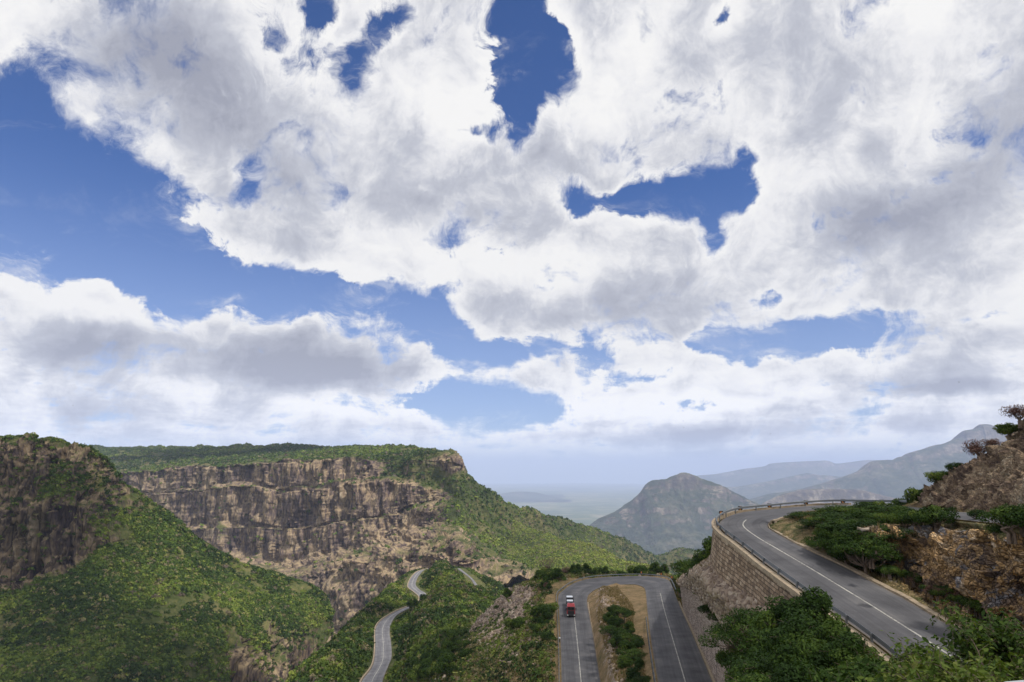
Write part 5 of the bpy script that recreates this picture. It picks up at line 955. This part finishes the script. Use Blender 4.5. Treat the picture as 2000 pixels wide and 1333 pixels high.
bmesh_obj('headboard',[(-1.2,1.2,3.0,3.12,1.30,2.9)],M['black'],tr,0.02)
for a,b,h in ((3.5,8.0,2.45),(8.6,13.2,2.7),(13.8,18.6,2.95)):
    bmesh_obj('load',[(-1.12,0.98,a,b,1.30,h,0.08,0.1,0.1)],M['tarp'],tr,0.12); bmesh_obj('load_shade_board',[(-1.16,1.16,a-0.3,a-0.12,1.30,h+0.3)],M['black'],tr,0.02)  # black boards stand in for the shade on the load fronts
for y in (0.9,2.6,3.6,15.2,16.4,17.6):
    for s in (-1,1): wheel(tr,s*1.08,y,0.5,0.32)
sC=(sA+sB)/2; p_=PZ(822.5,1164.5,-104.5); dr,cc=direction_at(sC,p_); cr_=empty('car',(p_[0],p_[1],p_[2]),math.atan2(dr[1],dr[0])+math.pi/2); cr_.location.z=cc[2]+0.06; tag(cr_,'tiny dark car on the far bend of the winding spur road','car')
bmesh_obj('body',[(-0.9,0.9,0,4.4,0.35,0.95,0.05,0.1,0.1)],M['carblue'],cr_,0.08); bmesh_obj('cabin',[(-0.8,0.8,1.1,3.9,0.95,1.5,0.14,0.6,0.5)],M['glass'],cr_,0.05)
for y in (0.8,3.5):
    for s in (-1,1): wheel(cr_,s*0.8,y,0.33,0.22)
M['signback']=plain('sign_black',(0.03,0.022,0.018),0.5); M['signor']=plain('sign_orange',(0.72,0.26,0.03),0.5)
def sign(C_,nrm,i0,i1,px,py,label,size=0.62,g=None,off=0.85):
    best=min(range(i0,i1),key=lambda i:abs(proj(C_[i]+nrm[i]*off)[0]-px)); b=C_[best]+nrm[best]*off
    r=ray(px,py); zc=r.z/r.y*b[1]; h=max(0.5,zc-b[2]); root=empty('curve_marker_sign',tuple(b),math.atan2(-b[1],-b[0])-math.pi/2 + math.pi*0.5 + math.pi*0.0)
    root.rotation_euler=(0,0,math.atan2(b[0],-b[1])*-1.0 if False else math.atan2(-b[0],b[1]))
    tag(root,label,'road sign',g); s=size/2
    bmesh_obj('post',[(-0.035,0.035,0.0,0.06,-1.2,h)],M['post'],root,0)
    bmesh_obj('panel',[(-s,s,-0.03,0.0,h-s,h+s)],M['signback'],root,0.01)
    a=s*0.55; w=s*0.5; v=[]; 
    for y in (-0.033,-0.045): v+= [(a*0.6,y,h+a*1.25),(a*0.6-w,y,h+a*1.25),(-a-w*0.2,y,h),(a*0.6-w,y,h-a*1.25),(a*0.6,y,h-a*1.25),(-a+w*0.8,y,h)]
    f=[(0,1,2,5),(5,2,3,4),(6,11,8,7),(11,10,9,8)]+[(i,(i+1)%6,6+(i+1)%6,6+i) for i in range(6)]
    mk('chevron',np.array(v),f,M['signor'],parent=root)
n_=len(uA)
for px,py,l in ((1409,1013.5,'leftmost small black and orange curve marker above the tall stone wall'),(1447,1002,'second curve marker from the left behind the upper guardrail'),(1504,992.5,'third curve marker from the left behind the upper guardrail'),(1574.5,986,'fourth curve marker from the left behind the upper guardrail'),(1650.5,981.5,'fifth curve marker from the left on the far side of the upper hairpin'),(1722,981,'curve marker with bright orange arrow among the bushes near the guardrail end')):
    sign(uA,nr,int(n_*0.42),int(n_*0.80),px,py,l,0.62)
n_=len(lA)
for px,py,l in ((1255,1118.5,'left small curve marker behind the top of the lower bend'),(1291,1121.5,'middle small curve marker behind the lower bend'),(1313,1128,'right small curve marker where the lower bend turns down')):
    sign(lA,nl,int(n_*0.35),int(n_*0.64),px,py,l,0.95,off=1.1)
b=lA[int(n_*0.17)]+nl[int(n_*0.17)]*0.2; mp_=empty('marker_post',tuple(b)); tag(mp_,'small white marker post beside the guardrail left of the red lorry','marker post'); bmesh_obj('shaft',[(-0.09,0.09,-0.09,0.09,-0.3,0.75)],M['post'],mp_,0.01); bmesh_obj('cap',[(-0.2,0.2,-0.2,0.2,0.75,1.05)],M['lamp'],mp_,0.02)
M['conc']=plain('pale_concrete',(0.42,0.43,0.45),0.9,var=0.15,scale=8)
pp=Q(2003,1345,6.0); pe=empty('parapet_corner',tuple(pp),math.radians(12)); tag(pe,'corner of a pale concrete parapet at the bottom right edge','parapet'); bmesh_obj('slab',[(-0.10,0.5,-0.05,0.12,-0.4,0.03)],M['conc'],pe,0.02); bmesh_obj('footing',[(-0.14,0.55,-0.08,0.16,-0.9,-0.402)],M['kerb'],pe,0.02)
M['bird']=plain('dark_feathers',(0.02,0.018,0.018),0.8)
def bird(px,py,Y,span,label,sd_):
    r=random.Random(sd_); root_=Q(px,py,Y); s=span/2; b=0.25+0.3*r.random()
    V=[(0,-0.30*s,0),(0.07*s,0,0.05*s),(-0.07*s,0,0.05*s),(0,0.45*s,0.0),(0,0,-0.08*s),(0.5*s,0.0,b*s*0.8),(s,0.18*s,b*s*0.5),(0.45*s,0.22*s,b*s*0.72),(-0.5*s,0.0,b*s*0.8),(-s,0.18*s,b*s*0.5),(-0.45*s,0.22*s,b*s*0.72),(0.12*s,0.6*s,0.0),(-0.12*s,0.6*s,0.0),(0,-0.42*s,-0.02*s)]
    Fc=[(0,1,2),(0,4,1),(0,2,4),(1,3,2),(1,4,3),(2,3,4),(1,5,7),(5,6,7),(1,7,3),(2,10,8),(8,10,9),(2,3,10),(3,11,12),(0,13,4)]
    o=mk('bird',np.array(V),Fc,M['bird']); o.location=tuple(root_); o.rotation_euler=(0.2,0.1,r.random()*6.28); tag(o,label,'bird')
for i,a in enumerate([(692,554,210,1.0,'dark bird in the blue sky left of centre'),(672,535,300,.7,'tiny bird just above and left of another in the blue gap'),(142,793,260,.8,'tiny bird in front of the grey cloud above the left cliff'),(1873,747,190,1.0,'bird high above the rocky hill on the right'),(1763,739,280,.7,'small bird left of the one above the rocky hill'),(1334,823,260,.8,'upper of two birds in front of the white cloud over the lone mountain'),(1335,836,270,.8,'lower of two birds in front of the white cloud over the lone mountain'),(1505,848,260,.8,'bird low over the hazy ranges between the lone mountain and the escarpment')]): bird(*a,i)
# ================================================================ unseen clouds overhead, added to cast shadow patches on the ground
def cloud(cx,cy,cz,rx,ry,rz,seed,label,mt='cloud'):
    nu,nv=72,36; u=np.linspace(0,2*np.pi,nu+1); v=np.linspace(0.001,np.pi-0.001,nv); U,Vv=np.meshgrid(u,v); d=np.stack([np.sin(Vv)*np.cos(U),np.sin(Vv)*np.sin(U),np.cos(Vv)],-1)
    k=0.7+0.75*(fbm(d*2.2+seed,5,seed,0.55)-0.5)*2*0.8+0.25*fbm(d*5+seed,3,seed+4,0.5,True); p=d*k[...,None]*np.array([rx,ry,rz]); p[...,2]=np.where(p[...,2]<0,p[...,2]*0.35,p[...,2]); p+=np.array([cx,cy,cz])
    return tag(mk('cloud',p.reshape(-1,3),grid_faces(nv,nu+1),M[mt],smooth=True),label,kind='structure')
def m_shade_cloud(name,lo,hi):
    t=NT(name); b_=t.N.new('ShaderNodeBsdfDiffuse'); b_.inputs[0].default_value=(0.9,0.9,0.92,1); tb_=t.N.new('ShaderNodeBsdfTransparent'); mx=t.N.new('ShaderNodeMixShader'); t.L.new(t.rng(t.noise(0.008,5,0.6),0.3,0.7,lo,hi),mx.inputs[0]); t.L.new(tb_.outputs[0],mx.inputs[1]); t.L.new(b_.outputs[0],mx.inputs[2]); t.L.new(mx.outputs[0],t.out.inputs[0]); return t.m
M['cloud']=m_shade_cloud('thick_shade_cloud',0.55,0.85); M['thinshade']=m_shade_cloud('thin_shade_cloud',0.12,0.38)
def cover(x,y,z,h=1450): k=(h-z)/sd.z; return x+sd.x*k,y+sd.y*k,h  # sets an unseen cloud sunward so its shadow lands on the given point
for (x,y,z_,rx,ry,rz,s_,l,mt) in [(-270,505,-150,190,85,60,3,'unseen puffy cloud high overhead, added to shade the lower left slope','cloud'),(-430,590,-50,130,75,50,4,'unseen puffy cloud added to shade the left cliff','cloud'),(40,60,-20,120,130,60,5,'unseen broad thin cloud added to dim the foreground','thinshade'),(30,230,-60,90,60,50,8,'unseen thin cloud added to dim the lower hairpin','thinshade'),(-30,330,-90,60,55,40,11,'unseen small ragged cloud added to shade the lower spur','cloud'),(-500,2400,110,900,350,120,14,'unseen long cloud added to shade the plateau','cloud')]:
    if y>2000: cx,cy,cz=cover(x,y,z_,1750)
    else: cx,cy,cz=cover(x,y,z_)
    cloud(cx,cy,cz,rx,ry,rz,s_,l,mt)

#HAZE
hz=NT('haze_air'); hz.N.clear(); o_=hz.N.new('ShaderNodeOutputMaterial'); pv=hz.N.new('ShaderNodeVolumePrincipled'); pv.inputs['Color'].default_value=(0.60,0.70,0.99,1); pv.inputs['Density'].default_value=HAZE_D; pv.inputs['Anisotropy'].default_value=-0.15
hz.L.new(pv.outputs[0],o_.inputs['Volume'])
a,b,zl,zh=76000,76000,-1560.0,1000.0
hv=[(-a,-b,zl),(a,-b,zl),(a,b,zl),(-a,b,zl),(-a,-b,zh),(a,-b,zh),(a,b,zh),(-a,b,zh)]
tag(mk('haze',np.array(hv),[(0,3,2,1),(4,5,6,7),(0,1,5,4),(1,2,6,5),(2,3,7,6),(3,0,4,7)],hz.m),'pale blue haze filling the valley air',kind='stuff')
